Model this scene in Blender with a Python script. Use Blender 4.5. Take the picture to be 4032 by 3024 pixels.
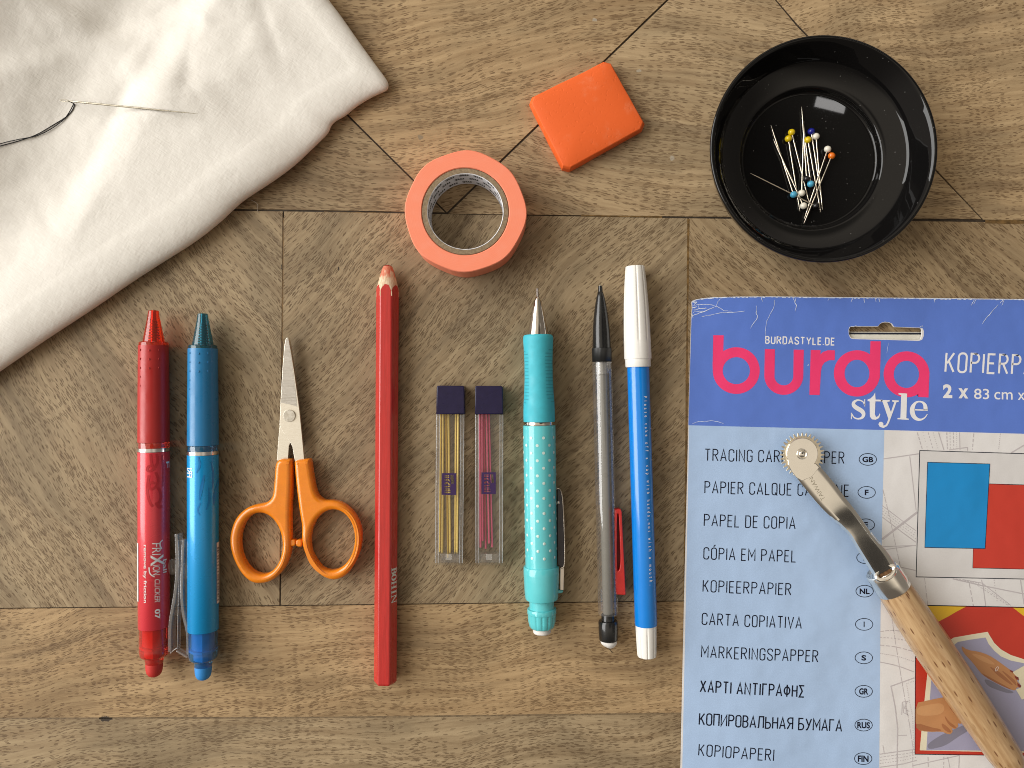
import bpy, bmesh, math, random
from mathutils import Vector, Matrix, noise as mnoise
from mathutils.bvhtree import BVHTree
random.seed(7)
for o in list(bpy.data.objects):
    bpy.data.objects.remove(o)
scene = bpy.context.scene
COL = scene.collection
PI = math.pi
# ---------------------------------------------------------------- scale: metres per photo pixel on the table, camera height
S = 0.103e-3
D = 0.300

# ================================================================ camera
cam_d = bpy.data.cameras.new("camera")
cam = bpy.data.objects.new("camera", cam_d)
COL.objects.link(cam)
cam.location = (0, 0, D)
cam.rotation_euler = (0, 0, 0)
cam_d.sensor_width = 36.0
cam_d.lens = 36.0 * D / (4032 * S)
cam_d.clip_start = 0.01
cam_d.clip_end = 20.0
scene.camera = cam

# ================================================================ room light (environment) + one window lamp
world = bpy.data.worlds.new("World")
scene.world = world
world.use_nodes = True
wn = world.node_tree
wn.nodes.clear()
def wnode(t, **kw):
    n = wn.nodes.new(t)
    for k, v in kw.items(): setattr(n, k, v)
    return n
w_out = wnode('ShaderNodeOutputWorld')
w_bg = wnode('ShaderNodeBackground')
w_tc = wnode('ShaderNodeTexCoord')
wn.links.new(w_bg.outputs[0], w_out.inputs[0])
def wdot(vec, lo, hi):
    d = wnode('ShaderNodeVectorMath', operation='DOT_PRODUCT')
    v = Vector(vec).normalized()
    d.inputs[1].default_value = v
    wn.links.new(w_tc.outputs['Generated'], d.inputs[0])
    m = wnode('ShaderNodeMapRange', interpolation_type='SMOOTHSTEP')
    m.inputs['From Min'].default_value = lo
    m.inputs['From Max'].default_value = hi
    wn.links.new(d.outputs['Value'], m.inputs['Value'])
    return m.outputs['Result']
def wmix(fac, a, b):
    m = wnode('ShaderNodeMix', data_type='RGBA')
    wn.links.new(fac, m.inputs[0])
    for i, c in ((6, a), (7, b)):
        if isinstance(c, tuple): m.inputs[i].default_value = (*c, 1)
        else: wn.links.new(c, m.inputs[i])
    return m.outputs[2]
CEIL = (0.62, 0.545, 0.445)
DIM = (0.10, 0.085, 0.07)
WALL = (0.33, 0.29, 0.25)
c = wmix(wdot((0, 0, 1), 0.15, 0.75), WALL, CEIL)
c = wmix(wdot((0.1, -1, 0.35), 0.45, 0.85), c, DIM)            # the person standing at the near side
c = wmix(wdot((0.55, 0.1, 0.25), 0.70, 0.95), c, (0.16, 0.14, 0.12))   # darker far wall on the right
c = wmix(wdot((0.42, 0.45, 0.79), 0.90, 0.975), c, (0.15, 0.135, 0.11))   # dim corner of the room
c = wmix(wdot((0.19, 0.16, 0.97), 0.962, 0.984), c, (0.03, 0.027, 0.024))  # dark patch added overhead to blacken the shank's reflection
wn.links.new(c, w_bg.inputs['Color'])
w_bg.inputs['Strength'].default_value = 1.08

def area(name, loc, target, sx, sy, power, col):
    l = bpy.data.lights.new(name, 'AREA')
    l.shape = 'RECTANGLE'; l.size = sx; l.size_y = sy
    l.energy = power; l.color = col
    o = bpy.data.objects.new(name, l)
    COL.objects.link(o)
    o.location = loc
    o.rotation_euler = (Vector(target) - Vector(loc)).to_track_quat('-Z', 'Y').to_euler()
    return o
area("window_light", (-2.10, 0.50, 1.22), (0, 0, 0), 2.6, 1.9, 86, (0.985, 0.98, 0.965))
sk = area("skylight", (1.05, 0.92, 2.15), (0, 0, 0), 0.10, 0.034, 0.075, (1.0, 0.97, 0.95))
sk.rotation_euler = (0, 0, math.radians(-14))

scene.view_settings.view_transform = 'Standard'
scene.view_settings.look = 'None'
scene.view_settings.exposure = 0.16
scene.view_settings.gamma = 1.0
scene.view_settings.use_curve_mapping = False
scene.render.engine = 'CYCLES'
scene.cycles.max_bounces = 12
scene.cycles.transparent_max_bounces = 24
scene.cycles.caustics_refractive = False
scene.cycles.caustics_reflective = False
scene.cycles.filter_width = 1.0

# ================================================================ helpers
def K(z): return S * (D - z) / D
def PX(px, py, z=0.0):
    k = K(z)
    return Vector(((px - 2016) * k, (1512 - py) * k, z))
def lin(c):
    if isinstance(c, str):
        c = [int(c[i:i + 2], 16) / 255 for i in (1, 3, 5)]
        c = [x / 12.92 if x <= 0.04045 else ((x + 0.055) / 1.055) ** 2.4 for x in c]
    return (*c[:3], 1.0)

def crop(ox, oy, sc):
    return lambda x, y: (ox + x / sc, oy + y / sc)

class NT:
    def __init__(self, mat): self.t = mat.node_tree
    def n(self, typ, ins=None, **kw):
        nd = self.t.nodes.new(typ)
        for k, v in kw.items(): setattr(nd, k, v)
        for k, v in (ins or {}).items(): self.set(nd.inputs[k], v)
        return nd
    def set(self, sock, v):
        if isinstance(v, bpy.types.NodeSocket): self.t.links.new(v, sock)
        else: sock.default_value = v
    def math(self, op, a, b=0.0, clamp=False):
        nd = self.n('ShaderNodeMath', operation=op, use_clamp=clamp)
        self.set(nd.inputs[0], a); self.set(nd.inputs[1], b)
        return nd.outputs[0]
    def mix(self, f, a, b, blend='MIX'):
        nd = self.n('ShaderNodeMix', data_type='RGBA', blend_type=blend)
        self.set(nd.inputs[0], f); self.set(nd.inputs[6], a); self.set(nd.inputs[7], b)
        return nd.outputs[2]
    def rng(self, v, a, b, c=0.0, d=1.0, smooth=True):
        nd = self.n('ShaderNodeMapRange', interpolation_type='SMOOTHSTEP' if smooth else 'LINEAR')
        self.set(nd.inputs['Value'], v)
        for k, x in (('From Min', a), ('From Max', b), ('To Min', c), ('To Max', d)): self.set(nd.inputs[k], x)
        return nd.outputs['Result']
    def noise(self, vec, scale=1.0, detail=2.0, rough=0.5, dims='3D'):
        nd = self.n('ShaderNodeTexNoise', noise_dimensions=dims)
        self.set(nd.inputs['Vector'], vec)
        nd.inputs['Scale'].default_value = scale
        nd.inputs['Detail'].default_value = detail
        nd.inputs['Roughness'].default_value = rough
        return nd.outputs['Fac']
    def comb(self, x, y, z=0.0):
        nd = self.n('ShaderNodeCombineXYZ')
        for i, v in enumerate((x, y, z)): self.set(nd.inputs[i], v)
        return nd.outputs[0]
    def vscale(self, v, s):
        nd = self.n('ShaderNodeVectorMath', operation='MULTIPLY')
        self.set(nd.inputs[0], v); nd.inputs[1].default_value = s
        return nd.outputs[0]

def newmat(name):
    m = bpy.data.materials.new(name); m.use_nodes = True
    m.node_tree.nodes.clear()
    t = NT(m)
    out = t.n('ShaderNodeOutputMaterial')
    return m, t, out

def mat(name, col, rough=0.4, metal=0.0, spec=0.5, coat=0.0, var=0.06, vscale=300.0, bump=0.0, bscale=1500.0, sss=0.0, stretch=(1, 1, 1), rvar=0.08):
    m, t, out = newmat(name)
    p = t.n('ShaderNodeBsdfPrincipled')
    tc = t.n('ShaderNodeTexCoord')
    v = t.vscale(tc.outputs['Object'], stretch)
    nz = t.noise(v, vscale, 4, 0.6)
    base = lin(col)
    lo = tuple(max(0, x * (1 - var)) for x in base[:3]) + (1,)
    hi = tuple(min(1, x * (1 + var)) for x in base[:3]) + (1,)
    t.set(p.inputs['Base Color'], t.mix(t.rng(nz, 0.3, 0.7), lo, hi))
    t.set(p.inputs['Roughness'], t.rng(t.noise(v, vscale * 0.6, 3), 0.3, 0.7, max(0.02, rough - rvar), min(1, rough + rvar)))
    p.inputs['Metallic'].default_value = metal
    p.inputs['Specular IOR Level'].default_value = spec
    p.inputs['Coat Weight'].default_value = coat
    p.inputs['Coat Roughness'].default_value = 0.06
    if sss:
        p.inputs['Subsurface Weight'].default_value = sss
        p.inputs['Subsurface Radius'].default_value = (0.002, 0.001, 0.0006)
        p.inputs['Subsurface Scale'].default_value = 1.0
    if bump:
        b = t.n('ShaderNodeBump', {'Height': t.noise(v, bscale, 4, 0.6)})
        b.inputs['Strength'].default_value = bump
        b.inputs['Distance'].default_value = 0.0003
        t.set(p.inputs['Normal'], b.outputs[0])
    t.set(out.inputs[0], p.outputs[0])
    return m

def clear(name, tint, gloss=1.0, body=0.0, bodycol=None, rough=0.04):
    """clear or tinted thin-walled plastic: see-through with a fresnel gloss and a little body colour"""
    m, t, out = newmat(name)
    tr = t.n('ShaderNodeBsdfTransparent', {'Color': lin(tint)})
    gl = t.n('ShaderNodeBsdfGlossy', {'Color': (1, 1, 1, 1), 'Roughness': rough})
    lw = t.n('ShaderNodeLayerWeight', {'Blend': 0.5})
    schl = t.math('ADD', 0.04, t.math('MULTIPLY', t.math('POWER', lw.outputs['Facing'], 5.0), 0.96))
    tc = t.n('ShaderNodeTexCoord')
    sm = t.noise(tc.outputs['Object'], 900, 3)
    f = t.math('MULTIPLY', schl, gloss, True)
    f = t.math('ADD', f, t.rng(sm, 0.55, 0.8, 0.0, 0.02), True)
    a = tr.outputs[0]
    if body:
        df = t.n('ShaderNodeBsdfPrincipled', {'Base Color': lin(bodycol or tint), 'Roughness': 0.3})
        mx = t.n('ShaderNodeMixShader'); mx.inputs[0].default_value = body
        t.set(mx.inputs[1], a); t.set(mx.inputs[2], df.outputs[0]); a = mx.outputs[0]
    mx2 = t.n('ShaderNodeMixShader'); t.set(mx2.inputs[0], f)
    t.set(mx2.inputs[1], a); t.set(mx2.inputs[2], gl.outputs[0])
    t.set(out.inputs[0], mx2.outputs[0])
    return m

def glass(name, tint, rough=0.02, ior=1.4):
    m, t, out = newmat(name)
    g = t.n('ShaderNodeBsdfGlass', {'Color': lin(tint), 'Roughness': rough, 'IOR': ior})
    t.set(out.inputs[0], g.outputs[0])
    return m

def finish(me, smooth=True, angle=35):
    for p in me.polygons: p.use_smooth = smooth
    if smooth: me.set_sharp_from_angle(angle=math.radians(angle))

def link(name, me, m, parent=None, smooth=True, angle=35, local=False):
    """one mesh object; vertices are given in world space unless local"""
    mats = m if isinstance(m, (list, tuple)) else [m]
    me.materials.clear()
    for x in mats: me.materials.append(x)
    finish(me, smooth, angle)
    o = bpy.data.objects.new(name, me)
    COL.objects.link(o)
    if parent is not None:
        o.parent = parent
        if not local:
            off = Vector((0, 0, 0)); q = parent
            while q is not None: off += q.location; q = q.parent
            for v in me.vertices: v.co -= off
    elif not local:
        c = sum((v.co for v in me.vertices), Vector()) / max(1, len(me.vertices))
        c.z = min(v.co.z for v in me.vertices)
        for v in me.vertices: v.co -= c
        o.location = c
    return o

def tag(o, label=None, cat=None, group=None, kind=None):
    if label: o['label'] = label
    if cat: o['category'] = cat
    if group: o['group'] = group
    if kind: o['kind'] = kind
    return o

def thing(name, loc, label, cat, group=None):
    o = bpy.data.objects.new(name, None)
    o.empty_display_size = 0.005
    COL.objects.link(o); o.location = loc
    return tag(o, label, cat, group)

def pymesh(name, vs, fs):
    me = bpy.data.meshes.new(name)
    me.from_pydata([tuple(v) for v in vs], [], fs)
    me.update()
    return me

def fill_loops(loops, extrude=0.0, bevel=0.0, bres=3):
    """closed 2D outlines (holes too) -> filled mesh, thickened by extrude/bevel about z=0"""
    cu = bpy.data.curves.new("outline", 'CURVE')
    cu.dimensions = '2D'; cu.fill_mode = 'BOTH'
    cu.extrude = extrude; cu.bevel_depth = bevel; cu.bevel_resolution = bres
    if bevel: cu.offset = -bevel
    for lp in loops:
        sp = cu.splines.new('POLY')
        sp.points.add(len(lp) - 1)
        for i, p in enumerate(lp): sp.points[i].co = (p[0], p[1], 0, 1)
        sp.use_cyclic_u = True
    ob = bpy.data.objects.new("outline", cu)
    COL.objects.link(ob)
    dg = bpy.context.evaluated_depsgraph_get(); dg.update()
    me = bpy.data.meshes.new_from_object(ob.evaluated_get(dg))
    bpy.data.objects.remove(ob); bpy.data.curves.remove(cu)
    return me

def smooth_loop(pts, it=2):
    for _ in range(it):
        q = []
        n = len(pts)
        for i in range(n):
            a, b = pts[i], pts[(i + 1) % n]
            q.append((a[0] * .75 + b[0] * .25, a[1] * .75 + b[1] * .25))
            q.append((a[0] * .25 + b[0] * .75, a[1] * .25 + b[1] * .75))
        pts = q
    return pts
def smooth_line(pts, it=2):
    for _ in range(it):
        q = [pts[0]]
        for a, b in zip(pts[:-1], pts[1:]):
            q.append(tuple(x * .75 + y * .25 for x, y in zip(a, b)))
            q.append(tuple(x * .25 + y * .75 for x, y in zip(a, b)))
        q.append(pts[-1]); pts = q
    return pts

def plate(name, loops_px, z0, z1, m, parent=None, bevel=0.0, smooth=True, angle=40, bres=3):
    """photo outline given its own height and thickness: z0..z1"""
    lps = [[PX(x, y, z1)[:2] for x, y in lp] for lp in loops_px]
    h = (z1 - z0) / 2
    me = fill_loops(lps, max(1e-6, h - bevel), bevel, bres)
    for v in me.vertices: v.co.z += (z0 + z1) / 2
    return link(name, me, m, parent, smooth, angle)

def ellipse(cx, cy, rx, ry, tilt=0, n=64):
    c, s = math.cos(tilt), math.sin(tilt)
    return [(cx + rx * math.cos(a) * c - ry * math.sin(a) * s, cy + rx * math.cos(a) * s + ry * math.sin(a) * c)
            for a in (2 * PI * i / n for i in range(n))]

def box_mesh(x0, x1, y0, y1, z0, z1, bev=0.0, seg=2):
    bm = bmesh.new()
    vs = [bm.verts.new(p) for p in ((x0, y0, z0), (x1, y0, z0), (x1, y1, z0), (x0, y1, z0), (x0, y0, z1), (x1, y0, z1), (x1, y1, z1), (x0, y1, z1))]
    for f in ((3, 2, 1, 0), (4, 5, 6, 7), (0, 1, 5, 4), (1, 2, 6, 5), (2, 3, 7, 6), (3, 0, 4, 7)): bm.faces.new([vs[i] for i in f])
    if bev: bmesh.ops.bevel(bm, geom=list(bm.edges), offset=bev, segments=seg, profile=0.5, affect='EDGES')
    me = bpy.data.meshes.new("box"); bm.to_mesh(me); bm.free()
    return me

def tube_mesh(pts, r, seg=10, rad=None):
    vs, fs = [], []
    n = len(pts)
    pts = [Vector(p) for p in pts]
    up = Vector((0, 0, 1))
    for i, p in enumerate(pts):
        d = (pts[min(i + 1, n - 1)] - pts[max(i - 1, 0)]).normalized()
        u = up if abs(d.z) < 0.95 else Vector((1, 0, 0))
        a = d.cross(u).normalized(); b = a.cross(d)
        rr = rad[i] if rad else r
        for k in range(seg):
            t = 2 * PI * k / seg
            vs.append(p + a * (rr * math.cos(t)) + b * (rr * math.sin(t)))
    for i in range(n - 1):
        for k in range(seg):
            k2 = (k + 1) % seg
            fs.append((i * seg + k, i * seg + k2, (i + 1) * seg + k2, (i + 1) * seg + k))
    fs.append(tuple(range(seg))[::-1]); fs.append(tuple((n - 1) * seg + k for k in range(seg)))
    return pymesh("tube", vs, fs)

class Axis:
    """long axis of a pen lying on the table: photo end points, axis height"""
    def __init__(self, a, b, rpx):
        self.a, self.b = a, b
        z = 0.0
        for _ in range(5): z = rpx * K(z)
        self.z = z; self.k = K(z)
        A, B = PX(*a, z), PX(*b, z)
        self.d = (B - A).normalized()
        self.side = Vector((-self.d.y, self.d.x, 0))       # to the right when the axis runs down the photo
    def at(self, y):
        t = (y - self.a[1]) / (self.b[1] - self.a[1])
        return PX(self.a[0] + (self.b[0] - self.a[0]) * t, y, self.z)
    def surf(self, y, arc, rpx, lift=0.00006, vis=True):
        """point on the barrel: y along the photo, arc = offset from the barrel's middle as it shows (or arc length from the top line if not vis)"""
        r = rpx * self.k
        c = self.at(y)
        if vis: th = math.asin(max(-0.995, min(0.995, arc / rpx))) + math.atan2(-c.x * self.side.x - c.y * self.side.y, D - self.z)
        else: th = arc * self.k / r
        return self.at(y) + self.side * ((r + lift) * math.sin(th)) + Vector((0, 0, (r + lift) * math.cos(th)))

def lathe(name, ax, prof, m, parent, seg=48, mod=None, caps=True, angle=35, offz=0.0):
    vs, fs = [], []
    for (y, r) in prof:
        c = ax.at(y); c.z += offz
        for k in range(seg):
            th = 2 * PI * k / seg
            rr = r * ax.k * (mod(th, y) if mod else 1.0)
            vs.append(c + ax.side * (rr * math.sin(th)) + Vector((0, 0, rr * math.cos(th))))
    n = len(prof)
    for i in range(n - 1):
        for k in range(seg):
            k2 = (k + 1) % seg
            fs.append((i * seg + k, (i + 1) * seg + k, (i + 1) * seg + k2, i * seg + k2))
    if caps:
        fs.append(tuple(range(seg))); fs.append(tuple((n - 1) * seg + k for k in range(seg))[::-1])
    return link(name, pymesh(name, vs, fs), m, parent, True, angle)

# ---------------------------------------------------------------- writing: a narrow stroke alphabet
def arc(cx, cy, rx, ry, a0, a1, n=8):
    return [(cx + rx * math.cos(math.radians(a0 + (a1 - a0) * i / n)), cy + ry * math.sin(math.radians(a0 + (a1 - a0) * i / n))) for i in range(n + 1)]
W = 0.44; R_ = 0.19
def _O(w=W): return [arc(w - R_, 1 - R_, R_, R_, 0, 90) + arc(R_, 1 - R_, R_, R_, 90, 180) + arc(R_, R_, R_, R_, 180, 270) + arc(w - R_, R_, R_, R_, 270, 360) + [(w, 1 - R_)]]
def _P(w=W): return [[(0, 0), (0, 1), (w - .2, 1)] + arc(w - .21, .76, .21, .24, 90, -90) + [(0, .52)]]
GL = {
 'A': (.5, [[(0, 0), (.25, 1), (.5, 0)], [(.08, .3), (.42, .3)]]),
 'B': (W, [[(0, 0), (0, 1), (.22, 1)] + arc(.22, .76, .19, .24, 90, -90) + [(0, .52)], [(.22, .52)] + arc(.22, .26, .22, .26, 90, -90) + [(0, 0)]]),
 'C': (W, [[(W, .72), (W, 1 - R_)] + arc(W - R_, 1 - R_, R_, R_, 0, 90) + arc(R_, 1 - R_, R_, R_, 90, 180) + arc(R_, R_, R_, R_, 180, 270) + arc(W - R_, R_, R_, R_, 270, 360) + [(W, .28)]]),
 'D': (W, [[(0, 0), (0, 1), (W - .2, 1)] + arc(W - .2, .8, .2, .2, 90, 0) + arc(W - .2, .2, .2, .2, 0, -90) + [(0, 0)]]),
 'E': (.38, [[(.38, 1), (0, 1), (0, 0), (.38, 0)], [(0, .52), (.33, .52)]]),
 'G': (W, [[(W, .74), (W, 1 - R_)] + arc(W - R_, 1 - R_, R_, R_, 0, 90) + arc(R_, 1 - R_, R_, R_, 90, 180) + arc(R_, R_, R_, R_, 180, 270) + arc(W - R_, R_, R_, R_, 270, 360) + [(W, .48), (.24, .48)]]),
 'H': (W, [[(0, 0), (0, 1)], [(W, 0), (W, 1)], [(0, .52), (W, .52)]]),
 'I': (0.0, [[(0, 0), (0, 1)]]),
 'K': (.45, [[(0, 0), (0, 1)], [(.43, 1), (.06, .45)], [(.15, .58), (.45, 0)]]),
 'L': (.36, [[(0, 1), (0, 0), (.36, 0)]]),
 'M': (.58, [[(0, 0), (0, 1), (.29, .35), (.58, 1), (.58, 0)]]),
 'N': (.48, [[(0, 0), (0, 1), (.48, 0), (.48, 1)]]),
 'O': (W, _O()),
 'P': (W, _P()),
 'Q': (W, _O() + [[(.26, .2), (.48, -.06)]]),
 'R': (.46, _P() + [[(.2, .52), (.46, 0)]]),
 'S': (W, [[(W, .76), (W, .81)] + arc(W - R_, .81, R_, R_, 0, 90) + arc(R_, .81, R_, R_, 90, 180) + [(0, .75), (.05, .62), (.38, .4), (W, .28), (W, .19)] + arc(W - R_, .19, R_, R_, 0, -90) + arc(R_, .19, R_, R_, 270, 180) + [(0, .25)]]),
 'T': (.46, [[(0, 1), (.46, 1)], [(.23, 1), (.23, 0)]]),
 'U': (W, [[(0, 1), (0, R_)] + arc(R_, R_, R_, R_, 180, 270) + arc(W - R_, R_, R_, R_, 270, 360) + [(W, 1)]]),
 'V': (.5, [[(0, 1), (.25, 0), (.5, 1)]]),
 'Y': (.5, [[(0, 1), (.25, .45), (.5, 1)], [(.25, .45), (.25, 0)]]),
 '.': (0.0, [[(0, 0), (0, .1)]]),
 # Greek and Cyrillic capitals without a Latin twin
 'Χ': (.48, [[(0, 0), (.46, 1)], [(.02, 1), (.48, 0)]]),
 'Γ': (.38, [[(0, 0), (0, 1), (.38, 1)]]),
 'Φ': (.52, [[(.26, 1.04), (.26, -.04)], arc(.26, .5, .26, .33, 0, 360, 24)]),
 'Σ': (.44, [[(.43, 1), (0, 1), (.26, .52), (0, 0), (.44, 0)]]),
 'П': (.46, [[(0, 0), (0, 1), (.46, 1), (.46, 0)]]),
 'И': (.48, [[(0, 1), (0, 0), (.48, 1), (.48, 0)]]),
 'Л': (.5, [[(0, 0), (.08, .06), (.12, 1), (.5, 1), (.5, 0)]]),
 'Ь': (W, [[(0, 1), (0, 0), (.22, 0)] + arc(.22, .26, .22, .26, -90, 90) + [(0, .52)]]),
 'Я': (.46, [[(.46, 0), (.46, 1), (.22, 1)] + arc(.22, .76, .21, .24, 90, 270) + [(.46, .52)], [(.26, .52), (0, 0)]]),
 'Б': (W, [[(.4, 1), (0, 1), (0, 0), (.22, 0)] + arc(.22, .27, .22, .27, -90, 90) + [(0, .54)]]),
 'У': (.48, [[(0, 1), (.25, .42)], [(.48, 1), (.22, .2), (.12, .02), (.02, 0)]]),
}
for a, b in (('Ó', 'O'), ('Α', 'A'), ('Ρ', 'P'), ('Τ', 'T'), ('Ι', 'I'), ('Ν', 'N'), ('Η', 'H'), ('К', 'K'), ('О', 'O'), ('Р', 'P'), ('В', 'B'), ('А', 'A'), ('Н', 'H'), ('М', 'M'), ('Г', 'Γ')):
    GL[a] = GL[b]
GL['Ó'] = (W, GL['O'][1] + [[(.17, 1.12), (.33, 1.28)]])

def ribbon(pts, w, widths=None, closed=False):
    """flat ribbon with mitred corners -> (verts, faces) in 2D"""
    P = [Vector((p[0], p[1])) for p in pts]
    Q = [P[0]]
    keep = [0]
    for i, p in enumerate(P[1:], 1):
        if (p - Q[-1]).length > 1e-7: Q.append(p); keep.append(i)
    P = Q; n = len(P)
    vs, fs = [], []
    for i in range(n):
        a = (P[i] - P[i - 1]) if i > 0 else (P[1] - P[0])
        b = (P[i + 1] - P[i]) if i < n - 1 else a
        if i == 0: a = b
        a = a.normalized(); b = b.normalized()
        na = Vector((-a.y, a.x)); nb = Vector((-b.y, b.x))
        mm = na + nb
        if mm.length < 1e-4: mm = na.copy()
        mm.normalize()
        sc = 1 / max(0.42, mm.dot(na))
        h = (widths[keep[i]] if widths else w) / 2 * sc
        e = Vector((0, 0))
        vs += [P[i] + mm * h, P[i] - mm * h]
    for i in range(n - 1):
        fs.append((2 * i, 2 * i + 1, 2 * i + 3, 2 * i + 2))
    return vs, fs

def stroke_text(txt, track=0.2, space=0.36):
    """list of strokes (x in cap heights) and total width"""
    x = 0.0; out = []
    for i, ch in enumerate(txt):
        if ch == ' ':
            x += space; continue
        w, st = GL[ch]
        for s in st: out.append([(x + p[0], p[1]) for p in s])
        x += w + track
    return out, x - track

def strokes_mesh(strokes, f, w, dz=0.0):
    """strokes in own units, f maps (x,y) to 3D; ribbons of width w"""
    vs, fs = [], []
    for i, s in enumerate(strokes):
        v, q = ribbon(s, w)
        b = len(vs)
        for p in v:
            c = f(p.x, p.y); c.z += 2e-6 * (i % 3)
            vs.append(c)
        fs += [tuple(b + k for k in face) for face in q]
    return pymesh("lettering", vs, fs)

def text_mesh(txt, size=1.0, offset=0.0, shear=0.0, space=1.0, cuts=0):
    cu = bpy.data.curves.new("text", 'FONT')
    cu.body = txt; cu.size = size; cu.offset = offset; cu.shear = shear; cu.space_character = space
    cu.resolution_u = 4
    ob = bpy.data.objects.new("text", cu); COL.objects.link(ob)
    dg = bpy.context.evaluated_depsgraph_get(); dg.update()
    me = bpy.data.meshes.new_from_object(ob.evaluated_get(dg))
    bpy.data.objects.remove(ob); bpy.data.curves.remove(cu)
    bm = bmesh.new(); bm.from_mesh(me)
    bmesh.ops.triangulate(bm, faces=bm.faces[:])
    bmesh.ops.remove_doubles(bm, verts=bm.verts[:], dist=1e-6)
    if cuts: bmesh.ops.subdivide_edges(bm, edges=bm.edges[:], cuts=cuts, use_grid_fill=True)
    bm.to_mesh(me); bm.free()
    return me
def bounds(me):
    xs = [v.co.x for v in me.vertices]; ys = [v.co.y for v in me.vertices]
    return min(xs), max(xs), min(ys), max(ys)
def fit_text(txt, f, x0, x1, y0, y1, offset=0.0, cuts=0, shear=0.0, space=1.0):
    """built-in lettering stretched into the box (x0..x1, y0..y1) of own units, then mapped by f"""
    me = text_mesh(txt, 1.0, offset, shear, space, cuts)
    a, b, c, d = bounds(me)
    for v in me.vertices:
        x = x0 + (v.co.x - a) / (b - a) * (x1 - x0)
        y = y0 + (v.co.y - c) / (d - c) * (y1 - y0)
        v.co = f(x, y)
    return me
def join(meshes):
    bm = bmesh.new()
    for m in meshes: bm.from_mesh(m)
    me = bpy.data.meshes.new("joined"); bm.to_mesh(me); bm.free()
    return me

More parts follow.
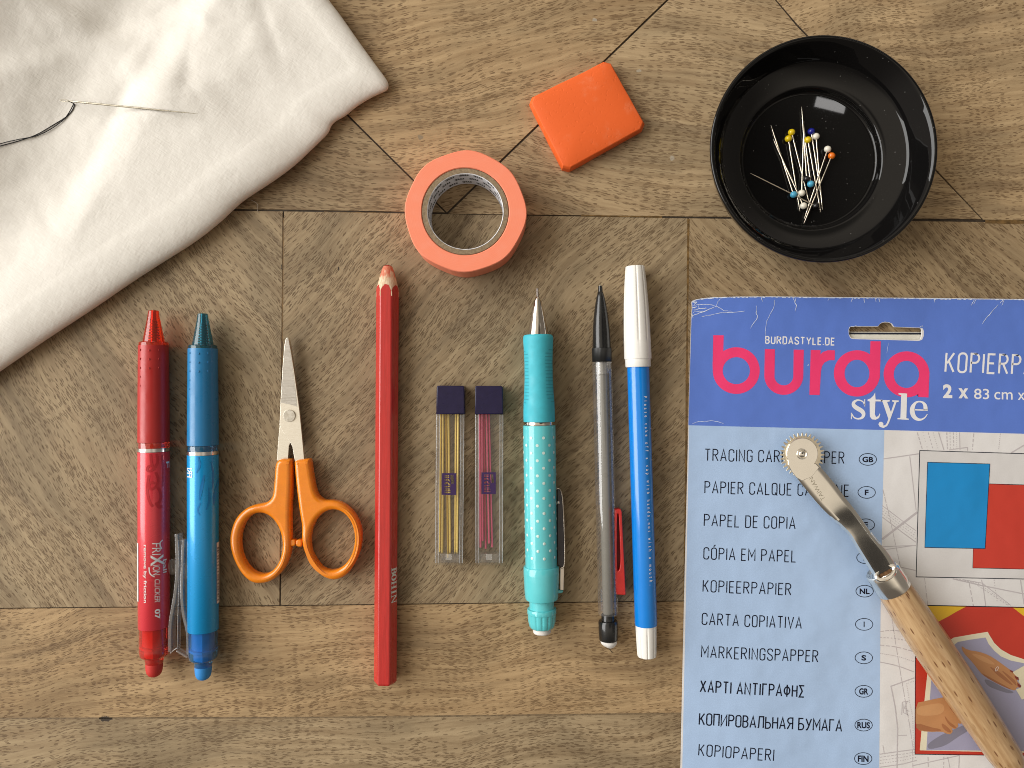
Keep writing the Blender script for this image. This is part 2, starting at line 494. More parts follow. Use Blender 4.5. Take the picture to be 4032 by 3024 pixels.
# ================================================================ WOOD TABLE
def wood_material():
    m, t, out = newmat("table_wood")
    uv = t.n('ShaderNodeUVMap', uv_map="grain").outputs[0]
    tone = t.n('ShaderNodeAttribute', attribute_name="tone", attribute_type='GEOMETRY')
    tv = t.n('ShaderNodeSeparateColor', {'Color': tone.outputs['Color']})
    sep = t.n('ShaderNodeSeparateXYZ', {0: uv})
    u, v = sep.outputs[0], sep.outputs[1]
    big = t.noise(t.vscale(uv, (0.011, 0.016, 1)), 1, 1.5)
    mid = t.noise(t.vscale(uv, (0.05, 0.07, 1)), 1, 2)
    v2 = t.math('ADD', v, t.math('MULTIPLY', t.math('SUBTRACT', big, 0.5), 22.0))
    v2 = t.math('ADD', v2, t.math('MULTIPLY', t.math('SUBTRACT', mid, 0.5), 2.6))
    jit = t.noise(t.vscale(uv, (0.9, 0.9, 1)), 1, 2)
    v2 = t.math('ADD', v2, t.math('MULTIPLY', t.math('SUBTRACT', jit, 0.5), 0.55))
    p = t.comb(u, v2, 0.0)
    streak = t.noise(t.vscale(p, (0.02, 0.42, 1)), 1, 5, 0.62)
    fine = t.noise(t.vscale(p, (0.25, 3.0, 1)), 1, 3, 0.6)
    blot = t.noise(t.vscale(p, (0.02, 0.05, 1)), 1, 3, 0.55)
    dens = t.noise(t.vscale(p, (0.03, 0.07, 1)), 1, 2)
    base = t.mix(t.rng(streak, 0.28, 0.72), lin((0.262, 0.186, 0.106)), lin((0.438, 0.337, 0.205)))
    base = t.mix(t.rng(blot, 0.40, 0.68, 0.0, 0.72), base, t.mix(1.0, base, lin((0.58, 0.59, 0.60)), 'MULTIPLY'))
    base = t.mix(t.rng(fine, 0.3, 0.75, 0.0, 0.32), base, lin((0.40, 0.30, 0.185)))
    # flame figure: soft dark winding bands
    fig = t.noise(t.vscale(p, (0.006, 0.13, 1)), 1, 2, 0.5)
    base = t.mix(t.rng(fig, 0.56, 0.68, 0.0, 0.35), base, lin((0.12, 0.085, 0.055)))
    def pores(su, sv, lo, hi, keep_lo, keep_hi, off):
        q = t.n('ShaderNodeVectorMath', operation='ADD'); t.set(q.inputs[0], t.vscale(p, (su, sv, 1))); q.inputs[1].default_value = off
        vo = t.n('ShaderNodeTexVoronoi', voronoi_dimensions='2D', feature='F1')
        t.set(vo.inputs['Vector'], q.outputs[0]); vo.inputs['Scale'].default_value = 1.0
        d = t.rng(vo.outputs['Distance'], lo, hi, 1.0, 0.0)
        cs = t.n('ShaderNodeSeparateColor', {'Color': vo.outputs['Color']})
        thr = t.rng(dens, 0.35, 0.68, keep_lo, keep_hi)
        k = t.rng(t.math('SUBTRACT', cs.outputs[0], thr), -0.05, 0.25)
        return t.math('MULTIPLY', d, k), cs.outputs[1]
    p1, r1 = pores(0.25, 1.50, 0.20, 0.36, -0.02, 0.66, (3.1, 7.7, 0))
    p2, r2 = pores(0.13, 1.70, 0.18, 0.34, 0.40, 0.88, (31.4, 17.2, 0))
    line = t.rng(t.noise(t.vscale(p, (0.040, 1.25, 1)), 1, 4, 0.62), 0.58, 0.72)
    pm = t.math('MAXIMUM', t.math('MULTIPLY', p1, t.rng(r1, 0, 1, 0.6, 1.0)), t.math('MULTIPLY', p2, 0.85))
    pm = t.math('MAXIMUM', pm, t.math('MULTIPLY', line, 0.75), True)
    colr = t.mix(t.math('MULTIPLY', pm, 0.76), base, lin((0.092, 0.055, 0.028)))
    # per board tone: R brightness (own tone and painted light fall-off), G warmth
    colr = t.mix(1.0, colr, t.comb(tv.outputs[0], tv.outputs[0], tv.outputs[0]), 'MULTIPLY')
    colr = t.mix(tv.outputs[1], colr, t.mix(1.0, colr, lin((1.08, 0.94, 0.78)), 'MULTIPLY'))
    # knots and worn flecks that stay with the board
    tc = t.n('ShaderNodeTexCoord').outputs['Object']
    for (x, y, rx, ry, c, a) in ((416, 2831, 24, 10, (0.045, 0.036, 0.030), 0.95), (2342, 78, 9, 6, (0.48, 0.44, 0.36), 0.55), (2514, 279, 10, 6, (0.46, 0.42, 0.34), 0.55),
                                 (2646, 622, 10, 9, (0.46, 0.42, 0.35), 0.55), (1655, 540, 10, 9, (0.20, 0.17, 0.12), 0.7), (1333, 1058, 4, 7, (0.03, 0.02, 0.015), 0.9),
                                 (1342, 2216, 5, 6, (0.05, 0.035, 0.02), 0.9), (1113, 1052, 6, 12, (0.03, 0.025, 0.02), 0.85), (1020, 1873, 12, 7, (0.42, 0.34, 0.2), 0.5)):
        w0 = PX(x, y)
        q = t.n('ShaderNodeVectorMath', operation='SUBTRACT'); t.set(q.inputs[0], tc); q.inputs[1].default_value = (w0.x, w0.y, 0)
        q2 = t.vscale(q.outputs[0], (1 / (rx * S), 1 / (ry * S), 0))
        ln = t.n('ShaderNodeVectorMath', operation='LENGTH'); t.set(ln.inputs[0], q2)
        dd = t.math('ADD', ln.outputs['Value'], t.rng(t.noise(tc, 900, 2), 0.2, 0.8, -0.35, 0.35))
        colr = t.mix(t.rng(dd, 0.8, 1.15, a, 0.0), colr, lin(c))
    pr = t.n('ShaderNodeBsdfPrincipled')
    t.set(pr.inputs['Base Color'], colr)
    t.set(pr.inputs['Roughness'], t.rng(streak, 0.2, 0.8, 0.50, 0.66))
    pr.inputs['Specular IOR Level'].default_value = 0.18
    hgt = t.math('SUBTRACT', t.math('MULTIPLY', fine, 0.25), pm)
    b = t.n('ShaderNodeBump', {'Height': hgt}); b.inputs['Strength'].default_value = 0.45; b.inputs['Distance'].default_value = 0.00015
    t.set(pr.inputs['Normal'], b.outputs[0])
    t.set(out.inputs[0], pr.outputs[0])
    return m
WOOD = wood_material()
GAP = mat("seam_dirt", (0.042, 0.028, 0.016), 0.8, var=0.4, vscale=400)
FILL = mat("seam_filler", (0.17, 0.115, 0.06), 0.7, var=0.3, vscale=500)
GLUE = mat("old_glue", (0.150, 0.085, 0.028), 0.35, var=0.45, vscale=350, stretch=(1, 1, 1))

def f_(x, y): return (x * 1.8228, y * 1.8228)      # overview coordinates
boards = [
 # outline (overview px, ccw on photo), grain angle deg (0 = along +x, + = rising to the right), stretch, bright (wood tone, also paints the upper right lighter as lit), warm
 ([(-220, -200), (365, -200), (956, 455), (-220, 440)], -6, 1.0, 0.86, 0.35),
 ([(365, -200), (1625, -200), (969, 462), (956, 460)], 8, 1.0, 1.03, 0.55),
 ([(1625, -200), (1480, -200), (2122, 474), (969, 463)], -11, 1.0, 1.03, 0.35),
 ([(1480, -200), (2450, -200), (2450, 478), (2124, 475)], 9, 1.5, 1.06, 0.45),
 ([(-220, 445), (611, 456), (604, 1308), (-220, 1316)], -56, 1.15, 0.96, 0.0),
 ([(613, 456), (1486, 471), (1478, 1298), (606, 1308)], 47, 1.0, 0.90, 0.05),
 ([(1488, 471), (2450, 483), (2450, 1292), (1480, 1298)], -44, 1.0, 0.90, 0.30),
 ([(-220, 1317), (605, 1309), (1480, 1299), (2450, 1292), (2450, 1548), (1470, 1540), (700, 1549), (-220, 1552)], 7, 1.2, 1.06, 0.70),
 ([(-220, 1554), (700, 1551), (1470, 1542), (2450, 1550), (2450, 1900), (-220, 1900)], 5, 1.15, 0.97, 0.12),
]
# the third outline starts at the crossing seam, keep it convex
boards[2] = ([(1625, -200), (1480.01, -200), (2122, 474), (969, 463)], -11, 1.0, 1.03, 0.35)
boards[1] = ([(365, -200), (1178, -200), (1630, -200), (963, 460)], 8, 1.0, 1.03, 0.55)
boards[2] = ([(1632, -200), (2122, 474), (967, 463)], -11, 1.0, 1.03, 0.35)
boards[3] = ([(1634, -200), (1900, -200), (2450, -200), (2450, 478), (2125, 475)], 9, 1.5, 1.06, 0.45)
# seams measured in the photo: "/" from (1440,0) to (960,460), "\" from (750,250) and from (1670,0) to (2122,475)
boards[0] = ([(-220, -200), (330, -200), (751, 251), (962, 459), (612, 453), (-220, 443)], -7, 1.0, 0.84, 0.30)
boards[1] = ([(333, -200), (1650, -200), (1440, 0), (965, 459), (753, 249)], 8, 1.0, 1.08, 0.60)
boards[2] = ([(1653, -200), (1675, 0), (1720, 54), (2122, 474), (1488, 468), (967, 462), (1443, 1)], -10, 1.0, 1.10, 0.30)
boards[3] = ([(1656, -200), (2450, -200), (2450, 479), (2125, 475), (1724, 53), (1678, 0)], 9, 1.45, 1.16, 0.45)

def build_table():
    vs, fs, mi, uvs, tones = [], [], [], [], []
    for bi, (ol, ang, st, br, wm) in enumerate(boards):
        pts = [PX(*f_(x, y)) for x, y in ol]
        n = len(pts)
        ar = sum(pts[i].x * pts[(i + 1) % n].y - pts[(i + 1) % n].x * pts[i].y for i in range(n))
        if ar < 0: pts = pts[::-1]
        cen = sum(pts, Vector()) / n
        a = math.radians(ang)
        off = (bi * 137.0 + 20, bi * 71.0)
        def guv(p):
            x, y = p.x * 1000, p.y * 1000
            return ((x * math.cos(a) + y * math.sin(a)) * st + off[0], -x * math.sin(a) + y * math.cos(a) + off[1])
        # inset by half the seam
        g = 0.00009
        ins = []
        for i in range(n):
            p0, p1, p2 = pts[i - 1], pts[i], pts[(i + 1) % n]
            d1 = (p1 - p0).normalized(); d2 = (p2 - p1).normalized()
            n1 = Vector((-d1.y, d1.x, 0)); n2 = Vector((-d2.y, d2.x, 0))
            mm = (n1 + n2).normalized()
            ins.append(p1 + mm * (g / max(0.4, mm.dot(n1))))
        ch = []
        for i in range(n):
            p0, p1, p2 = ins[i - 1], ins[i], ins[(i + 1) % n]
            d1 = (p1 - p0).normalized(); d2 = (p2 - p1).normalized()
            n1 = Vector((-d1.y, d1.x, 0)); n2 = Vector((-d2.y, d2.x, 0))
            mm = (n1 + n2).normalized()
            ch.append(p1 + mm * (0.00008 / max(0.4, mm.dot(n1))))
        b = len(vs)
        vs += ch + [Vector((p.x, p.y, -0.00012)) for p in ins] + [Vector((p.x, p.y, -0.0012)) for p in ins]
        faces = [tuple(b + i for i in range(n))]
        for i in range(n):
            j = (i + 1) % n
            faces.append((b + n + i, b + n + j, b + j, b + i))
            faces.append((b + 2 * n + i, b + 2 * n + j, b + n + j, b + n + i))
        for f in faces:
            fs.append(f); mi.append(0); tones.append((br, wm)); uvs.append([guv(vs[k]) for k in f])
    # the dark bed under the seams and the slab below
    x0, x1, y0, y1 = -0.27, 0.27, -0.21, 0.20
    b = len(vs)
    lo = [PX(*f_(x, y)) for x, y in ((-230, -210), (2460, -210), (2460, 1910), (-230, 1910))]
    vs += [Vector((p.x, p.y, -0.0005)) for p in lo] + [Vector((p.x, p.y, -0.022)) for p in lo]
    for f in ((3, 2, 1, 0), (4, 5, 6, 7), (0, 1, 5, 4), (1, 2, 6, 5), (2, 3, 7, 6), (3, 0, 4, 7)):
        fs.append(tuple(b + k for k in f)); mi.append(1); tones.append((1, 0)); uvs.append([(0, 0)] * 4)
    # hardened glue that fills some seams, a hair below the surface
    def glue(a, c, w, z=-0.00016, mk=2):
        A, C_ = PX(*f_(*a)), PX(*f_(*c))
        d = (C_ - A).normalized(); nn = Vector((-d.y, d.x, 0)) * (w * S / 2)
        b = len(vs); N = 14
        for i in range(N + 1):
            q = A.lerp(C_, i / N); j = random.uniform(0.55, 1.15)
            for sgn in (1, -1): vs.append(Vector((q.x + nn.x * sgn * j, q.y + nn.y * sgn * j, z)))
        for i in range(N):
            fs.append((b + 2 * i, b + 2 * i + 1, b + 2 * i + 3, b + 2 * i + 2)); mi.append(mk); tones.append((1, 0)); uvs.append([(0, 0)] * 4)
    glue((612, 470), (608, 850), 9); glue((607.2, 860), (605, 1240), 7, -0.0002)
    glue((1487, 473), (1479, 1290), 10, 0.00003)
    glue((2128, 479), (2440, 482.6), 15, 0.00004)
    for a_, c_ in (((-220, 1553), (214, 1552)), ((243, 1552), (700, 1550)), ((700, 1550), (1470, 1541)), ((1470, 1541), (2440, 1549))): glue(a_, c_, 9, -0.00003, 3)
    glue((1255, 465.5), (1430, 469), 8, 0.00004); glue((700, 458.5), (830, 460), 6, -0.0001)
    me = pymesh("table_top", vs, fs)
    me.uv_layers.new(name="grain")
    me.color_attributes.new("tone", 'FLOAT_COLOR', 'CORNER')
    ul = me.uv_layers["grain"]; ca = me.color_attributes["tone"]
    k = 0
    for fi, f in enumerate(fs):
        me.polygons[fi].material_index = mi[fi]
        for q in range(len(f)):
            ul.data[k].uv = uvs[fi][q]
            ca.data[k].color = (tones[fi][0], tones[fi][1], 0, 1); k += 1
    o = bpy.data.objects.new("table_top", me); COL.objects.link(o)
    for m in (WOOD, GAP, GLUE, FILL): me.materials.append(m)
    o['kind'] = 'structure'
    return o
build_table()

# ================================================================ WHITE CLOTH
def cloth_material():
    m, t, out = newmat("white_cotton")
    tc = t.n('ShaderNodeTexCoord').outputs['Object']
    rot = t.n('ShaderNodeVectorRotate', rotation_type='Z_AXIS'); t.set(rot.inputs['Vector'], tc); rot.inputs['Angle'].default_value = math.radians(33)
    warp = t.noise(rot.outputs[0], 1400, 3, 0.7)
    weft = t.noise(t.vscale(rot.outputs[0], (260, 1300, 1)), 1, 2, 0.6)
    wrp = t.noise(t.vscale(rot.outputs[0], (1300, 260, 1)), 1, 2, 0.6)
    slub = t.noise(t.vscale(rot.outputs[0], (240, 1500, 1)), 1, 3, 0.6)
    soft = t.noise(t.vscale(rot.outputs[0], (1, 1, 1)), 55, 4, 0.6)
    cr = t.noise(t.vscale(rot.outputs[0], (1, 1, 1)), 170, 4, 0.6)
    col = t.mix(t.rng(slub, 0.35, 0.7), lin((0.795, 0.757, 0.690)), lin((0.835, 0.800, 0.735)))
    col = t.mix(t.rng(warp, 0.62, 0.8, 0, 0.25), col, lin((0.60, 0.55, 0.47)))
    pr = t.n('ShaderNodeBsdfPrincipled', {'Base Color': col, 'Roughness': 0.85})
    pr.inputs['Specular IOR Level'].default_value = 0.15
    pr.inputs['Sheen Weight'].default_value = 0.15
    h = t.math('ADD', t.math('MULTIPLY', t.math('ADD', weft, wrp), 0.5), t.math('MULTIPLY', slub, 0.5))
    b = t.n('ShaderNodeBump', {'Height': h}); b.inputs['Strength'].default_value = 0.55; b.inputs['Distance'].default_value = 0.0003
    b2 = t.n('ShaderNodeBump', {'Height': t.math('ADD', soft, t.math('MULTIPLY', cr, 0.35)), 'Normal': b.outputs[0]}); b2.inputs['Strength'].default_value = 0.13; b2.inputs['Distance'].default_value = 0.0035
    t.set(pr.inputs['Normal'], b2.outputs[0])
    t.set(out.inputs[0], pr.outputs[0])
    return m
cC = crop(0, 0, 1.106)
outl = [(1290, -260), (1350, -130), (1430, 0), (1480, 62), (1560, 178), (1640, 288), (1683, 345), (1693, 368), (1688, 390), (1660, 402), (1610, 425), (1545, 466), (1508, 500), (1462, 524), (1441, 545), (1430, 578),
        (1385, 622), (1290, 712), (1190, 785), (1060, 868), (1018, 905), (960, 962), (850, 1050), (700, 1143), (550, 1240), (400, 1345), (200, 1474), (0, 1612), (-160, 1722), (-300, 1820)]
outl = [cC(*p) for p in outl]
dense = smooth_line(outl, 2)
def resample(pts, step):
    out = [pts[0]]; acc = 0
    for a, b in zip(pts[:-1], pts[1:]):
        L = math.hypot(b[0] - a[0], b[1] - a[1])
        n = max(1, int(round(L / step)))
        for i in range(1, n + 1): out.append((a[0] + (b[0] - a[0]) * i / n, a[1] + (b[1] - a[1]) * i / n))
    return out
dense = resample(dense, 14)
def seg_d(x, y, s):
    x1, y1, x2, y2 = s
    L = math.hypot(x2 - x1, y2 - y1); ux, uy = (x2 - x1) / L, (y2 - y1) / L
    t = (x - x1) * ux + (y - y1) * uy
    return (x - x1) * -uy + (y - y1) * ux, t / L     # signed distance (positive = right of travel on the photo), parameter
def sst(a, b, x):
    t = max(0, min(1, (x - a) / (b - a))); return t * t * (3 - 2 * t)
def cloth_wrinkle(x, y):
    """photo px -> metres added to the folded cloth's top"""
    h = 0.0
    sc = x * 0.85 + y * 0.53
    h += 0.0200 * (1 - sst(-80, 480, sc)) - 0.0024 * (1 - sst(540, 780, sc))
    # broad folds: steps  (segment, width, height change across, soft ends)
    for s, w, dh in (((790, 40, 262, 960), 90, 0.0030), ((307, -30, -40, 470), 120, 0.0045), ((-20, 890, 280, 1015), 45, 0.0034),
                     ((560, 330, 330, 760), 45, 0.0012), ((1010, -40, 1130, 300), 60, -0.0012)):
        d, t = seg_d(x, y, s)
        e = sst(-0.15, 0.1, t) * (1 - sst(0.85, 1.25, t))
        h -= dh * (sst(-w, w, d)) * e * 0.9
    for s, w, a in (((760, 60, 860, 120), 26, 0.0008), ((800, 60, 740, 420), 30, -0.0009), ((1035, -10, 1120, 270), 34, -0.0010), ((1060, 0, 1150, 240), 30, 0.0006), ((520, 330, 420, 520), 30, -0.0010),
                    ((760, 330, 850, 480), 26, -0.0006), ((430, 760, 280, 1010), 26, 0.0010), ((300, 640, 180, 780), 40, 0.0006), ((170, 850, 330, 1010), 24, -0.0008),
                    ((1150, 300, 1180, 430), 30, 0.0006), ((1120, 520, 1240, 500), 55, -0.0016), ((560, 1010, 640, 1060), 24, 0.0008), ((600, 150, 520, 330), 50, 0.0008),
                    ((215, 1020, 380, 1080), 22, 0.0008), ((60, 1010, 230, 1120), 28, -0.0007)):
        d, t = seg_d(x, y, s)
        e = sst(-0.2, 0.25, t) * (1 - sst(0.75, 1.2, t))
        h += 0.75 * a * math.exp(-abs(d / w) ** 1.4) * e
    n1 = mnoise.noise(Vector((x * 0.006 + y * 0.003, y * 0.0022 - x * 0.002, 3.3)))
    n2 = mnoise.noise(Vector((x * 0.014, y * 0.011, 8.1)))
    n3 = mnoise.noise(Vector((x * 0.03, y * 0.03, 1.1)))
    return h + 0.0006 * n1 + 0.0003 * n2 + 0.00012 * n3
def build_cloth():
    C = Vector((-420, -420))
    vs, fs = [], []
    a = 0.0034
    nb = 18
    A2 = 0.0150
    inner = [0.0012 * i for i in range(1, 14)]
    while inner[-1] < 0.30: inner.append(inner[-1] * 1.0 + 0.0018)
    rows = None
    for ui, (x, y) in enumerate(dense):
        dx, dy = C.x - x, C.y - y
        L = math.hypot(dx, dy); dx /= L; dy /= L
        # thinner at the corner, thicker along the fold
        dc = math.hypot(x - 1530, y - 335)
        T = 0.0068 + 0.0030 * sst(60, 600, dc)
        T *= 1 - 0.18 * math.exp(-((x - 1230) ** 2 + (y - 560) ** 2) / 120.0 ** 2)
        ring = []
        for i in range(nb + 1):
            ph = -PI / 2 + PI * i / nb
            dist = (a if ph < 0 else A2) * (1 - math.cos(ph)); z = T / 2 * (1 + math.sin(ph))
            ring.append((dist, z + 0.0001))
        top = ring[-1][1]
        Lm = L * S * 0.97
        for r in inner:
            dist = A2 + r
            if dist > Lm: dist = Lm
            ring.append((dist, None))
        for dist, z in ring:
            px, py = x + dx * dist / S, y + dy * dist / S
            if z is None:
                fade = sst(-0.002, 0.036, dist - A2)
                zz = T + 0.0020 * sst(0, 0.05, dist - A2) + cloth_wrinkle(px, py) * fade
                k = K(T / 2)
                vs.append(Vector(((px - 2016) * k, (1512 - py) * k, zz)))
            else:
                k = K(T / 2)
                vs.append(Vector(((px - 2016) * k, (1512 - py) * k, z)))
        rows = len(ring)
    n = len(dense)
    for i in range(n - 1):
        for j in range(rows - 1):
            fs.append((i * rows + j, i * rows + j + 1, (i + 1) * rows + j + 1, (i + 1) * rows + j))
    me = pymesh("cloth", vs, fs)
    bm = bmesh.new(); bm.from_mesh(me)
    bmesh.ops.remove_doubles(bm, verts=bm.verts[:], dist=2e-5)
    bmesh.ops.recalc_face_normals(bm, faces=bm.faces[:])
    bm.to_mesh(me)
    bvh = BVHTree.FromBMesh(bm); bm.free()
    o = link("folded_cloth", me, cloth_material(), None, True, 180)
    tag(o, "folded white cotton cloth with a soft rounded fold, lying at the upper left corner", "cloth")
    return bvh
CLOTH = build_cloth()
def on_cloth(px, py, lift):
    z = 0.013
    for _ in range(4):
        p = PX(px, py, z)
        hit = CLOTH.ray_cast(Vector((p.x, p.y, 0.1)), Vector((0, 0, -1)))
        if hit[0] is None: break
        z = hit[0].z
    return PX(px, py, z + lift)

STEEL = mat("needle_steel", (0.40, 0.36, 0.28), 0.3, 0.75, var=0.05)
def build_needle():
    A, B = on_cloth(251, 404, 0.0006), on_cloth(789, 457, 0.0006)
    zs = []
    for i in range(20):
        q = (i + .5) / 20
        zs.append(on_cloth(251 + 538 * q, 404 + 53 * q, 0.0).z - (A.z + (B.z - A.z) * q))
    up = max(0.0, max(zs)) + 0.0003
    A.z += up; B.z += up
    d = (B - A).normalized(); sd = Vector((-d.y, d.x, 0)).normalized()
    L = (B - A).length
    # shaft after the eye, and the eye as a slot with two rails
    pts, rad = [], []
    for q, r in ((0.085, 0.00030), (0.10, 0.00036), (0.2, 0.00037), (0.6, 0.00034), (0.85, 0.00024), (0.96, 0.00012), (1.0, 0.00003)):
        pts.append(A.lerp(B, q)); rad.append(r)
    m1 = tube_mesh(pts, 0, 12, rad)
    loop = []
    for i in range(25):
        t = 2 * PI * i / 24
        loop.append(A + d * (L * 0.045 + L * 0.045 * math.cos(t)) + sd * (0.00034 * math.sin(t)))
    m2 = tube_mesh(loop, 0.00015, 8)
    o = link("sewing_needle", join([m1, m2]), STEEL, None)
    tag(o, "long steel sewing needle lying on the folded white cloth", "needle")
    # thread doubled through the eye
    th = mat("black_thread", (0.012, 0.011, 0.012), 0.85, var=0.3, vscale=3000)
    eye = A.lerp(B, 0.062)
    def strand(off):
        pts = [(293, 409), (284, 430), (262, 461), (217, 493), (149, 533), (81, 550), (0, 570), (-90, 600)]
        out = []
        for i, (x, y) in enumerate(smooth_line(pts, 3)):
            w = math.sin(i * 0.16 + off * PI) * 4
            out.append(on_cloth(x + w * 0.4, y + w, 0.00024 + 0.00018 * off))
        return out
    s1, s2 = strand(0), strand(1)
    path = s1[::-1] + [eye + Vector((0, 0, 0.0002))] + s2
    o = link("sewing_thread", tube_mesh(path, 0.00017, 8), th, None)
    tag(o, "doubled black sewing thread running from the needle's eye across the white cloth", "thread")
build_needle()

# ================================================================ BLACK BOWL AND PINS
def build_bowl():
    zr = 0.020
    c = PX(3246, 584, zr); cx, cy = c.x, c.y
    R = 449 * K(zr)
    mm = 0.001
    prof = [(0, 5.0), (10, 5.0), (20, 5.0), (26.0, 5.0), (26.4, 5.0), (26.8, 5.1), (27.4, 5.8), (28.0, 7.2), (28.5, 7.75), (29.2, 7.95), (30.6, 8.3), (32.5, 9.0), (34.5, 9.9), (36.0, 10.7), (36.6, 11.1), (37.1, 11.8), (37.6, 12.7),
            (38.8, 14.6), (40.4, 17.2), (41.6, 19.2), (42.2, 19.9), (42.9, 20.0), (43.4, 19.7), (43.5, 19.1), (43.2, 17.5), (42.2, 14), (40.2, 9.5), (37, 5.5), (33, 2.6), (30, 1.8), (29.5, 0.1), (27.5, 0.1), (27, 1.4), (0, 1.6)]
    k = R / (43.5 * mm)
    vs, fs = [], []
    seg = 128
    prof = smooth_line(prof[:33], 1) + [prof[-1]]
    for (r, z) in prof:
        for i in range(seg):
            t = 2 * PI * i / seg
            vs.append(Vector((cx + max(r, 0.01) * mm * k * math.cos(t), cy + max(r, 0.01) * mm * k * math.sin(t), z * mm)))
    for j in range(len(prof) - 1):
        for i in range(seg):
            i2 = (i + 1) % seg
            fs.append((j * seg + i, j * seg + i2, (j + 1) * seg + i2, (j + 1) * seg + i))
    m, t, out = newmat("black_lacquer")
    tc = t.n('ShaderNodeTexCoord').outputs['Object']
    dustn = t.noise(tc, 4200, 3, 0.8)
    where = t.noise(tc, 60, 3)
    dust = t.math('MULTIPLY', t.rng(dustn, 0.62, 0.74), t.rng(where, 0.42, 0.66))
    speck = t.n('ShaderNodeTexVoronoi', {'Vector': tc, 'Scale': 330.0})
    sp = t.rng(speck.outputs['Distance'], 0.05, 0.09, 1.0, 0.0)
    pr = t.n('ShaderNodeBsdfPrincipled')
    cmix = t.mix(t.math('MULTIPLY', dust, 0.10), lin((0.0045, 0.0042, 0.0042)), lin((0.45, 0.43, 0.40)))
    t.set(pr.inputs['Base Color'], t.mix(t.math('MULTIPLY', sp, 0.12), cmix, lin((0.6, 0.58, 0.55))))
    t.set(pr.inputs['Roughness'], t.math('ADD', 0.018, t.math('MULTIPLY', dust, 0.10)))
    pr.inputs['Specular IOR Level'].default_value = 0.38
    t.set(out.inputs[0], pr.outputs[0])
    o = link("pin_bowl", pymesh("bowl", vs, fs), m, None, True, 40)
    tag(o, "round glossy black bowl with a stepped inner wall, holding the pins", "bowl")
build_bowl()

def build_pins():
    cc = crop(2950, 400, 3.3175)
    zf = 0.0050
    hr = 0.00140
    L = 955 / 3.3175 * K(zf + 0.001)
    shaft = tube_mesh([(0, -hr * 0.9, 0), (0, -L * 0.5, 0), (0, -L * 0.86, 0), (0, -L * 0.95, 0), (0, -L, 0)], 0, 10, [0.00027, 0.00027, 0.00026, 0.00016, 0.00004])
    bm = bmesh.new(); bmesh.ops.create_uvsphere(bm, u_segments=24, v_segments=14, radius=hr)
    for v in bm.verts: v.co.y *= 0.94
    head = bpy.data.meshes.new("pin_head"); bm.to_mesh(head); bm.free()
    sm = mat("pin_steel", (0.83, 0.76, 0.64), 0.2, 1.0, var=0.04)
    cols = {'yellow': '#E3C30C', 'blue': '#141C86', 'white': '#E8E2D2', 'orange': '#E8741A', 'light blue': '#4EA8CC', 'black': '#08080A'}
    hm = {k: mat("pin_head_" + k.replace(' ', '_'), v, 0.22, coat=0.3, var=0.05, vscale=900) for k, v in cols.items()}
    pins = [
     ('yellow', (553, 402), (775, 1305), 0.2, "yellow headed pin, the upper of the two touching yellow heads"),
     ('yellow', (511, 485), (662, 1428), 0.0, "yellow headed pin, the lower of the two touching yellow heads"),
     ('yellow', (766, 500), (935, 1458), 0.1, "yellow headed pin with its head just below the dark blue head"),
     ('blue', (810, 390), (950, 1340), 0.3, "dark blue headed pin in the black bowl"),
     ('white', (872, 455), (952, 1418), 0.25, "white headed pin with its head touching the dark blue head"),
     ('white', (1023, 623), (716, 1510), 0.9, "white headed pin with its head touching the orange head"),
     ('orange', (1075, 710), (706, 1588), 0.9, "orange headed pin in the black bowl"),
     ('white', (685, 1195), (712, 262), 0.15, "white headed pin with its head right of the lower light blue head"),
     ('white', (708, 1362), (312, 508), 0.5, "white headed pin, the lowest white head in the bowl"),
     ('light blue', (580, 1215), (278, 292), 0.0, "light blue headed pin, the lower left of the two light blue heads"),
     ('light blue', (803, 1077), (684, 133), 0.2, "light blue headed pin, the upper right of the two light blue heads"),
     ('black', (750, 1012), (678, 62), 0.45, "black headed pin whose tip reaches farthest up the bowl"),
     ('black', (868, 1365), (5, 950), 1.1, "black headed pin lying crosswise with its tip at the left"),
    ]
    for c, h, tip, up, lab in pins:
        H = PX(*cc(*h), zf + hr); T = PX(*cc(*tip), zf + 0.0003)
        d = T - H; d.z = 0; d.normalize()
        lift = up * 0.0010
        drop = hr - 0.0003
        vec = (d * math.sqrt(L * L - drop * drop) + Vector((0, 0, -drop + lift))).normalized()
        o = thing("pin", H + Vector((0, 0, lift * 0.12)), lab, "pin", "glass headed pins in the bowl")
        o.rotation_mode = 'QUATERNION'
        o.rotation_quaternion = Vector((0, -1, 0)).rotation_difference(vec)
        for nm, me, m in (("shaft", shaft, sm), ("head", head.copy(), hm[c])):
            if nm == "shaft" and me.materials:
                q = bpy.data.objects.new(nm, me); COL.objects.link(q); q.parent = o
            else: link(nm, me, m, o, True, 60, local=True)
build_pins()

